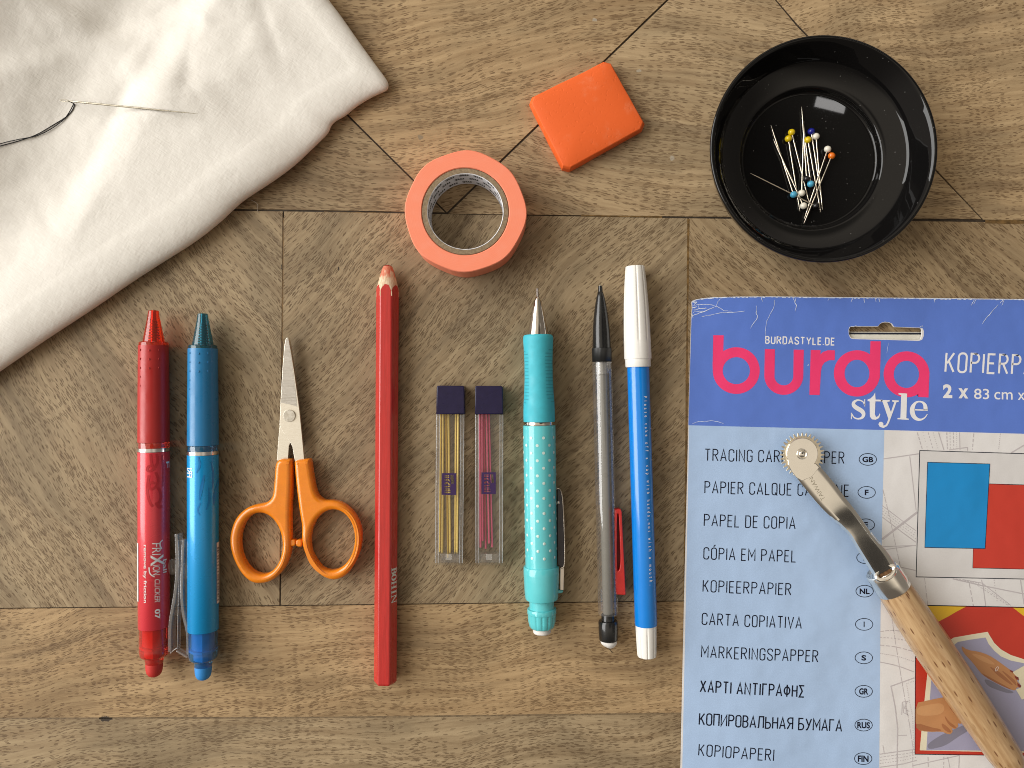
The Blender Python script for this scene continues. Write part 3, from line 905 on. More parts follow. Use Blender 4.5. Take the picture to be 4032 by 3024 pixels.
# ================================================================ MASKING TAPE ROLL
def build_tape():
    zt = 0.0146
    ct = crop(1580, 580, 3.19)
    c = PX(*ct(804, 805), zt)
    k = K(zt) / 3.19
    Ro, Rc, Ri = 760 * k, 546 * k, 474 * k
    base = thing("masking_tape", (c.x, c.y, 0), "roll of coral masking tape lying flat between the pencil and the orange chalk", "tape")
    def ring(name, r0, r1, z0, z1, m, wob=0.0, bev=0.0003, seg=160):
        def rr(t, r): return r * (1 + wob * (0.010 * math.cos(8 * t + 0.5) + 0.006 * math.cos(3 * t + 1) + 0.004 * math.cos(5 * t)))
        prof = [(r0, z0), (r0, z1 - bev), (r0 + bev, z1), (r1 - bev, z1), (r1, z1 - bev), (r1, z0)]
        vs, fs = [], []
        n = len(prof)
        for i in range(seg):
            t = 2 * PI * i / seg
            for (r, z) in prof:
                q = rr(t, r) if r > (r0 + r1) / 2 else r
                vs.append(Vector((c.x + q * math.cos(t), c.y + q * math.sin(t), z)))
        for i in range(seg):
            i2 = (i + 1) % seg
            for j in range(n):
                j2 = (j + 1) % n
                fs.append((i * n + j, i2 * n + j, i2 * n + j2, i * n + j2))
        return link(name, pymesh(name, vs, fs), m, base, True, 40)
    m, t, out = newmat("coral_paper_tape")
    tc = t.n('ShaderNodeTexCoord').outputs['Object']
    sp = t.n('ShaderNodeSeparateXYZ', {0: tc})
    rad = t.n('ShaderNodeVectorMath', operation='LENGTH'); t.set(rad.inputs[0], t.comb(sp.outputs[0], sp.outputs[1], 0))
    lay = t.noise(t.comb(t.math('MULTIPLY', rad.outputs['Value'], 5200.0), 0.0, 0.0), 1, 3, 0.7)
    bl = t.noise(tc, 260, 3)
    col = t.mix(t.rng(lay, 0.3, 0.7), lin((0.90, 0.245, 0.135)), lin((0.97, 0.31, 0.185)))
    col = t.mix(t.rng(bl, 0.4, 0.8, 0, 0.25), col, lin((0.92, 0.36, 0.25)))
    pr = t.n('ShaderNodeBsdfPrincipled', {'Base Color': col, 'Roughness': 0.6})
    pr.inputs['Specular IOR Level'].default_value = 0.3
    b = t.n('ShaderNodeBump', {'Height': lay}); b.inputs['Strength'].default_value = 0.25; b.inputs['Distance'].default_value = 0.0001
    t.set(pr.inputs['Normal'], b.outputs[0]); t.set(out.inputs[0], pr.outputs[0])
    ring("tape_winding", Rc + 0.00008, Ro, 0.0002, zt, m, 1.0)
    card = mat("kraft_board", (0.255, 0.185, 0.110), 0.85, var=0.22, vscale=900, bump=0.4, bscale=2500, stretch=(1, 1, 3))
    ring("cardboard_core", Ri, Rc - 0.00006, 0.0001, zt - 0.0002, card, 0.0, 0.0002)
    # white paper lining of the core, its upper lip ragged
    wp = mat("lining_paper", (0.72, 0.71, 0.73), 0.6, var=0.04)
    vs, fs = [], []
    seg = 240
    for i in range(seg):
        t_ = 2 * PI * i / seg
        j = mnoise.noise(Vector((math.cos(t_) * 9, math.sin(t_) * 9, 0))) * 0.00025 + mnoise.noise(Vector((math.cos(t_) * 40, math.sin(t_) * 40, 0))) * 0.00012
        jb = mnoise.noise(Vector((math.cos(t_) * 30, math.sin(t_) * 30, 5))) * 0.00025
        for r, z in ((Ri - 0.00006, 0.0006 + jb), (Ri - 0.00006, zt * 0.5), (Ri - 0.00006, zt - 0.0003 + j), (Ri + 0.0002, zt - 0.00012 + j * 0.3)):
            vs.append(Vector((c.x + r * math.cos(t_), c.y + r * math.sin(t_), z)))
    for i in range(seg):
        i2 = (i + 1) % seg
        for j in range(3): fs.append((i * 4 + j, i * 4 + j + 1, i2 * 4 + j + 1, i2 * 4 + j))
    lin_o = link("paper_lining", pymesh("lining", vs, fs), wp, base)
    ink = mat("lining_ink", (0.012, 0.012, 0.012), 0.6)
    src = fit_text("mt", lambda x, y: Vector((x, y, 0)), 0, 1.55, 0, 1, 0.035, 2)
    src_me = src
    ms = []
    hgt = 0.0024
    for row, (zc, ph) in enumerate(((0.0022, 0.0), (0.0068, 0.19), (0.0114, 0.05))):
        for q in range(16):
            th0 = 2 * PI * (q / 16.0) + ph
            me = src_me.copy()
            for v in me.vertices:
                # letters stand on their heads when seen from above
                th = th0 + (v.co.x - 0.77) * hgt / Ri
                z = zc + (1 - v.co.y) * hgt
                r = Ri - 0.00012
                v.co = Vector((c.x + r * math.cos(th), c.y + r * math.sin(th), z))
            ms.append(me)
    lm = link("lining_lettering", join(ms), ink, lin_o, False)
build_tape()

# ================================================================ ORANGE TAILOR'S CHALK
def build_chalk():
    cc = crop(1500, 150, 1.659)
    cor = [(956, 403), (1488, 141), (1737, 587), (1199, 884)]
    zb = 0.0035
    P = [PX(*cc(*p), zb) for p in cor]
    cen = sum(P, Vector()) / 4
    # local axes: u along the long side (left corner -> top corner)
    N = 20
    def outline(scale_u, scale_v, rnd, z):
        out = []
        for i in range(4 * N):
            t = 2 * PI * (i + 0.5) / (4 * N)
            e = rnd
            t = t - 0.16 * math.sin(4 * t)
            a, b = math.cos(t), math.sin(t)
            s = (abs(a) ** e + abs(b) ** e) ** (-1 / e)
            u, v = a * s * scale_u, b * s * scale_v
            # bilinear in the four corners: (-1,-1)=left (1,-1)=top (1,1)=right (-1,1)=bottom
            p = (P[0] * (1 - u) * (1 - v) + P[1] * (1 + u) * (1 - v) + P[2] * (1 + u) * (1 + v) + P[3] * (1 - u) * (1 + v)) / 4
            w = 1 + 0.010 * mnoise.noise(Vector((math.cos(t) * 3, math.sin(t) * 3, z * 800)))
            p = cen + (p - cen) * w
            out.append(Vector((p.x, p.y, z)))
        return out
    rings = [outline(.99, .98, 50, 0.0), outline(1.0, 1.0, 50, 0.0012), outline(1.0, 1.0, 50, 0.0030), outline(.985, .985, 50, 0.0042), outline(.968, .962, 46, 0.0049), outline(.955, .945, 44, 0.00512), outline(.92, .90, 30, 0.0053),
             outline(.78, .74, 18, 0.0057), outline(.5, .46, 8, 0.0060), outline(.25, .22, 5, 0.0061)]
    vs = [v for r in rings for v in r]; n = 4 * N
    fs = [tuple(range(n))[::-1]]
    for j in range(len(rings) - 1):
        for i in range(n):
            i2 = (i + 1) % n
            fs.append((j * n + i, j * n + i2, (j + 1) * n + i2, (j + 1) * n + i))
    fs.append(tuple((len(rings) - 1) * n + i for i in range(n)))
    m, t, out = newmat("orange_chalk")
    tc = t.n('ShaderNodeTexCoord').outputs['Object']
    dusty = t.noise(tc, 110, 4, 0.65)
    fine = t.noise(tc, 2600, 3, 0.7)
    f = t.math('MULTIPLY', t.rng(dusty, 0.55, 0.80), t.rng(fine, 0.3, 0.7, 0.15, 0.6))
    col = t.mix(f, lin((0.80, 0.130, 0.024)), lin((0.84, 0.28, 0.14)))
    pits = t.noise(tc, 700, 2, 0.5)
    pr = t.n('ShaderNodeBsdfPrincipled', {'Base Color': col, 'Roughness': 0.55})
    pr.inputs['Specular IOR Level'].default_value = 0.3
    h = t.math('ADD', t.math('MULTIPLY', fine, 0.3), t.rng(pits, 0.25, 0.4, 0.0, 1.0))
    b = t.n('ShaderNodeBump', {'Height': h}); b.inputs['Strength'].default_value = 0.25; b.inputs['Distance'].default_value = 0.00025
    t.set(pr.inputs['Normal'], b.outputs[0]); t.set(out.inputs[0], pr.outputs[0])
    o = link("tailors_chalk", pymesh("chalk", vs, fs), m, None, True, 16)
    tag(o, "flat orange block of tailor's chalk with dusty rubbed edges, tilted on the table", "chalk")
build_chalk()

# ================================================================ ERASABLE PENS
CLEAR = clear("clear_plastic", (0.985, 0.985, 0.98))
CLEAR_EDGE = clear("clear_plastic_edge", (0.97, 0.965, 0.96), 1.8, 0.12, (0.9, 0.89, 0.88), 0.06)
INK_W = mat("silver_print", (0.78, 0.76, 0.74), 0.4, var=0.05)
SILVER = mat("silver_band", (0.72, 0.71, 0.70), 0.25, 1.0)

def build_pen(kind):
    cp = crop(450, 1150, 1.036)
    red = kind == 'red'
    dx, dy = (0, 0) if red else (201, 13)
    Y = lambda y: 1150 + (y + (dy if True else 0)) / 1.036
    q = 1 / 1.036
    ax = Axis(cp(160 + dx, 75 + dy), cp(163 + dx if red else 162 + dx, 1570 + dy), 60.5 * q)
    base = thing("erasable_pen", (ax.at(Y(800)).x, ax.at(Y(800)).y, 0),
                 "translucent %s click pen with a %s rubber tip, %s" % (kind, kind, "outermost on the left" if red else "just left of the orange scissors"), "pen", "erasable click pens")
    if red:
        grip = mat("red_grip", (0.44, 0.018, 0.016), 0.36, var=0.02, sss=0.0, coat=0.05)
        tip = clear("red_clear_tip", (0.97, 0.20, 0.06), 1.2, 0.22, (0.80, 0.07, 0.02))
        barrel = mat("red_metallic", (0.74, 0.042, 0.060), 0.27, 0.2, 0.6, coat=0.35, var=0.01, rvar=0.01)
        endm = clear("red_clear_end", (1.0, 0.28, 0.22), 1.8, 0.28, (0.85, 0.05, 0.03), 0.06)
        rub = mat("red_rubber", (0.56, 0.030, 0.024), 0.55)
        dark = mat("red_dark_print", (0.50, 0.016, 0.026), 0.35)
        spring = mat("red_spring", (0.55, 0.12, 0.06), 0.3, 0.8)
    else:
        grip = mat("blue_grip", (0.014, 0.195, 0.440), 0.34, var=0.02, coat=0.15)
        tip = clear("blue_clear_tip", (0.12, 0.46, 0.55), 1.2, 0.22, (0.03, 0.20, 0.28))
        barrel = mat("blue_metallic", (0.004, 0.320, 0.72), 0.27, 0.2, 0.6, coat=0.35, var=0.01, rvar=0.01)
        endm = clear("blue_clear_end", (0.32, 0.68, 0.90), 1.8, 0.25, (0.03, 0.26, 0.55), 0.06)
        rub = mat("blue_rubber", (0.030, 0.255, 0.66), 0.55)
        dark = mat("blue_dark_print", (0.004, 0.21, 0.55), 0.35)
        spring = mat("blue_spring", (0.25, 0.42, 0.45), 0.3, 0.8)
    P = lambda pr: [(Y(y), r * q) for y, r in pr]
    # cone tip with the spring visible inside
    t_ = lathe("tip_cone", ax, P([(75, 17), (77, 20), (100, 23), (150, 32), (198, 41), (205, 42)]), tip, base, caps=False)
    lathe("inner_tube", ax, P([(76, 8), (110, 9), (125, 12), (204, 12)]), spring, t_, 24)
    coil = []
    for i in range(16 * 7 + 1):
        a = 2 * PI * i / 16
        y = 118 + i / (16 * 7) * 78
        r = (14 + (y - 118) * 0.12) * q * ax.k
        coil.append(ax.at(Y(y)) + ax.side * (r * math.sin(a)) + Vector((0, 0, r * math.cos(a))))
    link("spring", tube_mesh(coil, 0.00022, 6), spring, t_)
    lathe("tip_collar", ax, P([(203, 42), (203.5, 52), (207, 55.5), (214, 56), (218, 57)]), tip, base)
    g = lathe("grip", ax, P([(218, 56.8), (222, 57.6), (300, 58), (450, 59.5), (600, 60.4), (611, 60.4)]), grip, base)
    # little raised dots on the grip
    ms = []
    for row, arc_ in enumerate((-48, -15, 20)):
        for k in range(5):
            y = 238 + k * 36 + (0 if row != 1 else 2)
            if row and k > 2: continue
            cpt = ax.surf(Y(y), arc_ * q, 58 * q, 0.0)
            nrm = (cpt - ax.at(Y(y))).normalized()
            bm = bmesh.new(); bmesh.ops.create_uvsphere(bm, u_segments=10, v_segments=6, radius=0.00030)
            for v in bm.verts: v.co = cpt + Vector((v.co.x * .8, v.co.y * 1.5, v.co.z)) * 1.0
            mm_ = bpy.data.meshes.new("dot"); bm.to_mesh(mm_); bm.free(); ms.append(mm_)
    link("grip_dots", join(ms), grip, g)
    lathe("grip_band", ax, P([(612, 60), (613, 59.2), (632, 59.2), (634, 60)]), endm, base)
    lathe("silver_ring", ax, P([(634.5, 60), (635, 61), (649, 61), (649.5, 60)]), SILVER, base)
    b = lathe("barrel", ax, P([(650, 60.2), (651, 60.6), (900, 60.8), (1363, 60.2), (1364, 59.6)]), barrel, base)
    e = lathe("clear_end", ax, P([(1364.5, 59.4), (1366, 58.5), (1455, 58), (1475, 57), (1484, 50), (1490, 38)]), endm, base)
    lathe("mechanism", ax, P([(1366, 40), (1440, 40), (1441, 50), (1450, 50), (1451, 33), (1486, 33)]), rub, e, 20, mod=lambda th, y: 1 + 0.12 * (1 if math.sin(3 * th) > 0 else 0))
    lathe("neck", ax, P([(1489, 37.5), (1500, 36), (1510, 35), (1512, 34)]), endm, base)
    lathe("rubber_tip", ax, P([(1511, 32), (1513, 33.5), (1540, 32), (1553, 28.5), (1562, 22), (1567, 14), (1570, 6)]), rub, base)
    # clear clip standing off the side, seen edge on
    def strip(path, th, z0, z1, m, name, par):
        loop = []
        pts = [Vector(p) for p in smooth_line(path, 2)]
        L_, R2 = [], []
        for i, p in enumerate(pts):
            d = (pts[min(i + 1, len(pts) - 1)] - pts[max(0, i - 1)]).normalized()
            nrm = Vector((-d.y, d.x))
            L_.append(p + nrm * th / 2); R2.append(p - nrm * th / 2)
        lp = [cp(v.x, v.y) for v in L_ + R2[::-1]]
        return plate(name, [lp], z0, z1, m, par, bevel=0.0003, angle=50)
    z = ax.z
    if red:
        clip = strip([(252, 988), (256, 1060), (256, 1150), (247, 1240), (233, 1310), (226, 1360), (225, 1410), (225, 1470)], 15, z - 0.0022, z + 0.0022, CLEAR_EDGE, "clip", base)
        strip([(226, 1476), (238, 1464), (256, 1452)], 5, z - 0.002, z + 0.002, CLEAR_EDGE, "clip_rib", clip)
        lp = [cp(*p) for p in ellipse(238, 1122, 22, 34)]
    else:
        clip = strip([(281, 1010), (277, 1080), (274, 1180), (274, 1260), (281, 1320), (293, 1365), (299, 1400), (300, 1480)], 13, z - 0.0022, z + 0.0022, CLEAR_EDGE, "clip", base)
        strip([(258, 1016), (262, 1080), (264, 1160), (259, 1300), (256, 1460)], 4, z - 0.0016, z + 0.0012, CLEAR_EDGE, "clip_edge", clip)
        strip([(252, 1464), (275, 1478), (298, 1492)], 9, z - 0.0016, z + 0.0016, CLEAR_EDGE, "clip_rib", clip)
        lp = [cp(*p) for p in ellipse(290, 1140, 20, 36)]
    plate("clip_boss", [lp], z - 0.0015, z + 0.0015, CLEAR, clip, bevel=0.0003)
    rb = 61.2 * q
    def on(y, arcv): return ax.surf(Y(y), arcv * q, rb)
    if red:
        # the writing runs down the barrel: text x = down the photo, text up = to the right
        def wr(txt, y0, y1, a0, a1, off=0.0, shear=0.0, m=INK_W, nm="lettering"):
            link(nm, fit_text(txt, lambda x, y: on(x, y), y0, y1, a0, a1, off, 2, shear), m, b, False)
        wr("remove by friction", 1018, 1250, -40, -26, 0.012)
        wr("FRI", 1012, 1062, -7, 24, 0.0, 0.1); wr("ION", 1100, 1142, -5, 22, 0.0, 0.1)
        wr("X", 1060, 1104, -12, 34, 0.03)
        wr("ball", 1084, 1138, 32, 46, 0.01)
        wr("CLICKER", 1158, 1250, 2, 22, 0.0, 0.25); wr("07", 1278, 1318, 2, 22, 0.035)
        sw = []
        for pts, w in (([(1004, 32), (1015, 18), (1040, 28)], 4), ([(1108, -18), (1135, -16), (1148, 2)], 4)):
            v, f = ribbon(smooth_line(pts, 2), w); sw.append(pymesh("s", [on(p.x, p.y) for p in v], f))
        link("lettering_swash", join(sw), INK_W, b, False)
        dk = []
        for pts, w in (([(655, 10), (680, 16), (705, 8), (725, -12), (722, -25), (705, -22), (700, -8)], 9), ([(728, 6), (760, 18), (785, 10), (800, -10), (782, -22), (766, -10), (774, 4)], 9),
                       ([(790, 14), (820, 28), (850, 22), (862, 6)], 10), ([(740, -18), (800, -26), (850, -16), (866, -4)], 9), ([(655, -12), (690, -10), (720, 2)], 8), ([(660, 30), (720, 34), (790, 32)], 6), ([(850, 8), (872, 18), (868, 30)], 12)):
            v, f = ribbon(smooth_line(pts, 3), w); dk.append(pymesh("s", [ax.surf(Y(p.x), p.y * q, rb - 0.0002 * 0, 0.00003) for p in v], f))
        link("swirl_print", join(dk), dark, b, False)
        link("small_mark", fit_text("F", lambda x, y: on(x, y), 690, 716, 44, 56, 0.0, 2), INK_W, b, False)
        vs = [ax.surf(Y(y), a * q, rb) for y in (1015, 1250) for a in (-60.8, -60, -58.5, -56.5)]
        link("barcode_label", pymesh("l", vs, [(0, 1, 5, 4), (1, 2, 6, 5), (2, 3, 7, 6)]), INK_W, b, False)
    else:
        Yb = lambda y: y - dy
        dk = []
        for pts, ws in (([(665, -18), (700, -10), (730, -24)], (4, 9, 3)), ([(740, 4), (790, -6), (840, -14)], (5, 14, 4)), ([(760, 62), (820, 44), (862, 40)], (3, 16, 3)), ([(790, 20), (840, 26), (880, 12)], (3, 10, 3)),
                        ([(850, -10), (880, -22), (900, -12)], (4, 6, 4)), ([(690, 30), (740, 40), (800, 34)], (3, 8, 3))):
            p2 = smooth_line([(*a, w_) for a, w_ in zip(pts, ws)], 3)
            v, f = ribbon([(p[0], p[1]) for p in p2], 1, [p[2] for p in p2]); dk.append(pymesh("s", [ax.surf(Y(Yb(p.x)), p.y * q, rb, 0.00003) for p in v], f))
        link("leaf_print", join(dk), dark, b, False)
        link("small_mark", fit_text("FRI", lambda x, y: on(Yb(x), y), 750, 712, -58, -40, 0.02, 2), INK_W, b, False)
        ms2 = []
        for k in range(1):
            vs = [ax.surf(Y(Yb(y)), a * q, rb) for y in (1020, 1268) for a in (50.5, 54, 57, 59, 60.5)]
            ms2.append(pymesh("l", vs, [(0, 1, 6, 5), (1, 2, 7, 6), (2, 3, 8, 7), (3, 4, 9, 8)]))
        lab = link("barcode_label", join(ms2), INK_W, b, False)
        bars = []
        yy = 1040
        while yy < 1255:
            w = random.choice((3, 5, 7))
            vs = [ax.surf(Y(Yb(y)), a * q, rb + 0.5) for y in (yy, yy + w) for a in (53, 56, 58.5)]
            bars.append(pymesh("l", vs, [(0, 1, 4, 3), (1, 2, 5, 4)])); yy += w + random.choice((4, 6, 9))
        link("barcode_print", join(bars), mat("label_ink", (0.10, 0.10, 0.11), 0.6), lab, False)
build_pen('red'); build_pen('blue')

# ================================================================ SCISSORS
def build_scissors():
    cs = crop(850, 1250, 1.5077)
    c0 = PX(*cs(434, 900))
    base = thing("scissors", (c0.x, c0.y, 0), "small steel scissors with bright orange looped handles, closed", "scissors")
    org = mat("orange_plastic", (0.82, 0.235, 0.008), 0.26, coat=0.4, var=0.04, sss=0.05)
    steel = mat("scissor_steel", (0.95, 0.90, 0.79), 0.30, 1.0, var=0.01, rvar=0.03, vscale=200, stretch=(6, 60, 1))
    ground = mat("ground_steel", (0.50, 0.465, 0.41), 0.42, 1.0, var=0.07, vscale=60, bump=0.25, bscale=60, stretch=(2, 60, 1))
    L = [(350, 842), (440, 840), (448, 850), (446, 1000), (439, 1130), (437, 1210), (441, 1300), (441, 1360), (432, 1420), (405, 1490), (360, 1545), (305, 1578), (240, 1587), (190, 1570), (145, 1525), (110, 1465), (85, 1400), (75, 1330), (82, 1270), (105, 1205),
         (145, 1155), (200, 1120), (260, 1108), (300, 1100), (325, 1075), (335, 1045), (342, 950)]
    R = [(462, 848), (548, 838), (556, 845), (566, 920), (580, 1000), (592, 1045), (610, 1072), (640, 1090), (690, 1088), (740, 1100), (790, 1135), (830, 1185), (855, 1245), (863, 1310), (855, 1380), (830, 1450), (790, 1515), (745, 1552), (690, 1566), (630, 1545), (580, 1500),
         (540, 1440), (513, 1375), (504, 1310), (507, 1245), (497, 1190), (485, 1110), (472, 1000), (460, 870)]
    for out_, hole, nub in ((L, ellipse(262, 1347, 127, 184, -0.07), [(430, 1324), (456, 1318), (472, 1324), (472, 1354), (456, 1360), (430, 1356)]),
                            (R, ellipse(687, 1326, 133, 182, 0.075), [(474, 1326), (482, 1320), (510, 1318), (510, 1364), (482, 1362), (474, 1354)])):
        h = plate("handle", [[cs(*p) for p in smooth_loop(out_, 2)], [cs(*p) for p in hole]], 0.0008, 0.0068, org, base, bevel=0.0019, bres=6, angle=75)
        plate("stop_nub", [[cs(*p) for p in smooth_loop(nub, 1)]], 0.0022, 0.0056, org, h, bevel=0.0006, angle=75)
    under = [(362, 850), (371, 720), (378, 645), (400, 540), (420, 150), (430, 120), (437, 128), (455, 230), (475, 380), (490, 500), (497, 560), (500, 640), (462, 735), (443, 738), (433, 765), (428, 850)]
    plate("blade", [[cs(*p) for p in under]], 0.0020, 0.0032, steel, base, bevel=0.0001, smooth=False)
    top = [(468, 852), (525, 850), (511, 700), (497, 560), (489, 500), (466, 330), (447, 210), (432, 126), (424, 118), (415, 126), (407, 165), (396, 300), (390, 400), (384, 505), (378, 640), (386, 662), (440, 740), (455, 770)]
    bt = plate("blade", [[cs(*p) for p in top]], 0.0034, 0.0046, steel, base, bevel=0.00012, smooth=False)
    gr = [(424, 121), (416, 130), (409, 167), (398, 300), (392, 400), (386, 506), (440, 517), (482, 529), (474, 440), (455, 290), (434, 150), (430, 128)]
    plate("ground_face", [[cs(*p) for p in gr]], 0.00452, 0.00468, ground, bt, smooth=False)
    pv = plate("pivot", [[cs(*p) for p in ellipse(434, 584, 36, 36)]], 0.0047, 0.0053, mat("rivet_steel", (0.62, 0.58, 0.50), 0.38, 1.0, var=0.12, vscale=900), base, bevel=0.0001)
build_scissors()

# ================================================================ RED PENCIL
def build_pencil():
    ct = crop(1450, 1000, 4.1475)      # tip
    cb = crop(1250, 2100, 2.553)       # far end
    A = (ct(318, 185)[0], ct(318, 185)[1]); B = cb(682, 1497)
    ap = 46.0                                   # half width between corners, photo px
    ax = Axis(A, B, ap * 0.866)
    base = thing("red_pencil", (ax.at(1900).x, ax.at(1900).y, 0), "long hexagonal red marking pencil with a blunt sharpened tip", "pencil")
    # sharpened cone meets the six flat sides in scallops: hexagon radius clipped by the cone
    def hexr(th):
        a = (th + PI / 6) % (PI / 3) - PI / 6
        return ap * 0.866 / math.cos(a)
    y_of = lambda yy: ct(0, yy)[1]
    ytip, = (y_of(185),)
    def cone_r(y):      # cone radius at y (photo px)
        k = (y - y_of(205)) / (y_of(650) - y_of(205))
        return (17 + (47 - 17) * max(0, k) ** 0.80)
    seg = 144
    red = mat("red_lacquer", (0.50, 0.024, 0.020), 0.28, coat=0.35, var=0.10, vscale=120, bump=0.10, bscale=90, stretch=(12, 0.8, 12))
    m, t, out = newmat("cedar_tip")
    tc = t.n('ShaderNodeTexCoord').outputs['Object']
    gr = t.noise(t.vscale(tc, (2200, 160, 2200)), 1, 3, 0.6)
    spo = t.n('ShaderNodeSeparateXYZ', {0: tc})
    yw = ax.at(y_of(400)).y - base.location.y
    sm = t.rng(t.math('ADD', spo.outputs[1], t.rng(t.noise(t.vscale(tc, (900, 220, 900)), 1, 3), 0.2, 0.8, -0.0022, 0.0022)), yw - 0.0004, yw + 0.0022)
    col = t.mix(t.rng(gr, 0.35, 0.7), lin((0.60, 0.42, 0.26)), lin((0.80, 0.65, 0.47)))
    col = t.mix(t.math('MULTIPLY', sm, t.rng(gr, 0.3, 0.7, 0.60, 0.95)), col, lin((0.55, 0.085, 0.035)))
    pr = t.n('ShaderNodeBsdfPrincipled', {'Base Color': col, 'Roughness': 0.7})
    bb = t.n('ShaderNodeBump', {'Height': gr}); bb.inputs['Strength'].default_value = 0.4; bb.inputs['Distance'].default_value = 0.0002
    t.set(pr.inputs['Normal'], bb.outputs[0]); t.set(out.inputs[0], pr.outputs[0])
    lead = mat("red_wax_lead", (0.32, 0.018, 0.012), 0.45)
    def ringpts(y, f):
        c = ax.at(y); o = []
        for k in range(seg):
            th = 2 * PI * k / seg
            r = f(th) * ax.k
            o.append(c + ax.side * (r * math.sin(th)) + Vector((0, 0, r * math.cos(th))))
        return o
    # painted body: starts on a scalloped, slightly ragged edge where cone radius = hex radius
    def start_y(th):
        h = hexr(th)
        lo, hi = y_of(205), y_of(760)
        for _ in range(30):
            mid = (lo + hi) / 2
            if cone_r(mid) < h - 0.4: lo = mid
            else: hi = mid
        return lo + 5.0 * mnoise.noise(Vector((math.sin(th) * 6, math.cos(th) * 6, 2.0))) + 3.0 * mnoise.noise(Vector((math.sin(th) * 22, math.cos(th) * 22, 2.0)))
    vs, fs = [], []
    ys_end = [B[1] - 6, B[1]]
    cols = []
    for k in range(seg):
        th = 2 * PI * k / seg
        y0 = start_y(th)
        col_ = []
        for (y, sc) in ((y0, 1.0), (y_of(720), 1.0), (1700, 1.0), (2200, 1.0), (B[1] - 7, 1.0), (B[1], 0.90)):
            c = ax.at(y); r = hexr(th)
            r = min(r, ap * 0.965) * ax.k * sc
            col_.append(c + ax.side * (r * math.sin(th)) + Vector((0, 0, r * math.cos(th))))
        cols.append(col_)
    n = 6
    for c_ in cols: vs += c_
    for k in range(seg):
        k2 = (k + 1) % seg
        for j in range(n - 1): fs.append((k * n + j, k * n + j + 1, k2 * n + j + 1, k2 * n + j))
    fs.append(tuple(k * n + n - 1 for k in range(seg)))
    body = link("painted_body", pymesh("body", vs, fs), red, base, True, 22)
    # bare wood under the paint line
    ysn = [y_of(v) for v in (206, 240, 300, 360, 420, 480, 540, 590, 640, 700)]
    vs, fs = [], []
    for y in ysn: vs += ringpts(y, lambda th: min(cone_r(y), hexr(th) - 0.35))
    for j in range(len(ysn) - 1):
        for k in range(seg):
            k2 = (k + 1) % seg; fs.append((j * seg + k, (j + 1) * seg + k, (j + 1) * seg + k2, j * seg + k2))
    link("sharpened_wood", pymesh("wood", vs, fs), m, base, True, 40)
    lathe("lead", ax, [(y_of(184), 4), (y_of(187), 9), (y_of(195), 14), (y_of(206), 17)], lead, base, 32)
    # stamped name, running down the right hand facet
    th0 = PI / 3
    up = ax.side * math.sin(th0) + Vector((0, 0, math.cos(th0)))
    tang = ax.side * math.cos(th0) - Vector((0, 0, math.sin(th0)))
    r0 = ap * 0.866 * ax.k + 0.00006
    ya, yb = cb(0, 330)[1], cb(0, 690)[1]
    def fac(x, y):       # x 0..1 down, y 0..1 across facet (1 = up of the letters = right side)
        yy = ya + (yb - ya) * x
        return ax.at(yy) + up * r0 + tang * ((-y + 0.5) * -0.0031)
    st = []
    def bar(x0, y0, x1, y1, w): st.append(([(x0, y0), (x1, y1)], w))
    lw = 0.2
    tk, tn = 0.052, 0.09
    vs, fs = [], []
    def quad(pts):
        b = len(vs)
        for p in pts: vs.append(fac(*p))
        fs.append(tuple(range(b, b + len(pts))))
    def vbar(x, y0=0, y1=1, w=tk): quad([(x - w / 2, y0), (x + w / 2, y0), (x + w / 2, y1), (x - w / 2, y1)])
    def hbar(x0, x1, y, w=tn): quad([(x0, y - w / 2), (x1, y - w / 2), (x1, y + w / 2), (x0, y + w / 2)])
    def rib(pts, ws):
        # ribbon in a square metric
        asp = 0.0031 / ((yb - ya) * ax.k)
        v, f = ribbon([(p[0] / asp, p[1]) for p in pts], 1, ws)
        b = len(vs)
        for p in v: vs.append(fac(p.x * asp, p.y))
        for q in f: fs.append(tuple(b + i for i in q))
    # B O H I N with slab serifs
    vbar(0.05); hbar(0.0, 0.10, 0.04); hbar(0.0, 0.10, 0.96)
    rib([(0.08, .95), (.12, .95), (.145, .84), (.145, .66), (.12, .54), (.08, .53)], [.1, .12, .22, .22, .12, .1])
    rib([(0.08, .51), (.125, .50), (.155, .38), (.155, .18), (.125, .05), (.08, .05)], [.1, .12, .24, .24, .12, .1])
    oc = [(0.27 + 0.068 * math.cos(a), 0.5 + 0.44 * math.sin(a)) for a in (2 * PI * i / 24 for i in range(25))]
    rib(oc, [0.10 + 0.16 * abs(math.cos(2 * PI * i / 24)) for i in range(25)])
    for x in (0.42, 0.545): vbar(x); hbar(x - .045, x + .045, .04); hbar(x - .045, x + .045, .96)
    hbar(.43, .535, .5)
    vbar(.675); hbar(.63, .72, .04); hbar(.63, .72, .96)
    vbar(.79, w=.025); hbar(.75, .83, .04); hbar(.75, .81, .96)
    quad([(.765, 1), (.83, 1), (.965, 0), (.935, 0)]); vbar(.95, w=.025); hbar(.91, .99, .96)
    for i in range(len(vs)): vs[i] = vs[i] + up * (1e-6 * (i % 5))
    link("stamped_lettering", pymesh("bohin", vs, fs), mat("stamp_white", (0.72, 0.66, 0.62), 0.5), body, False)
build_pencil()

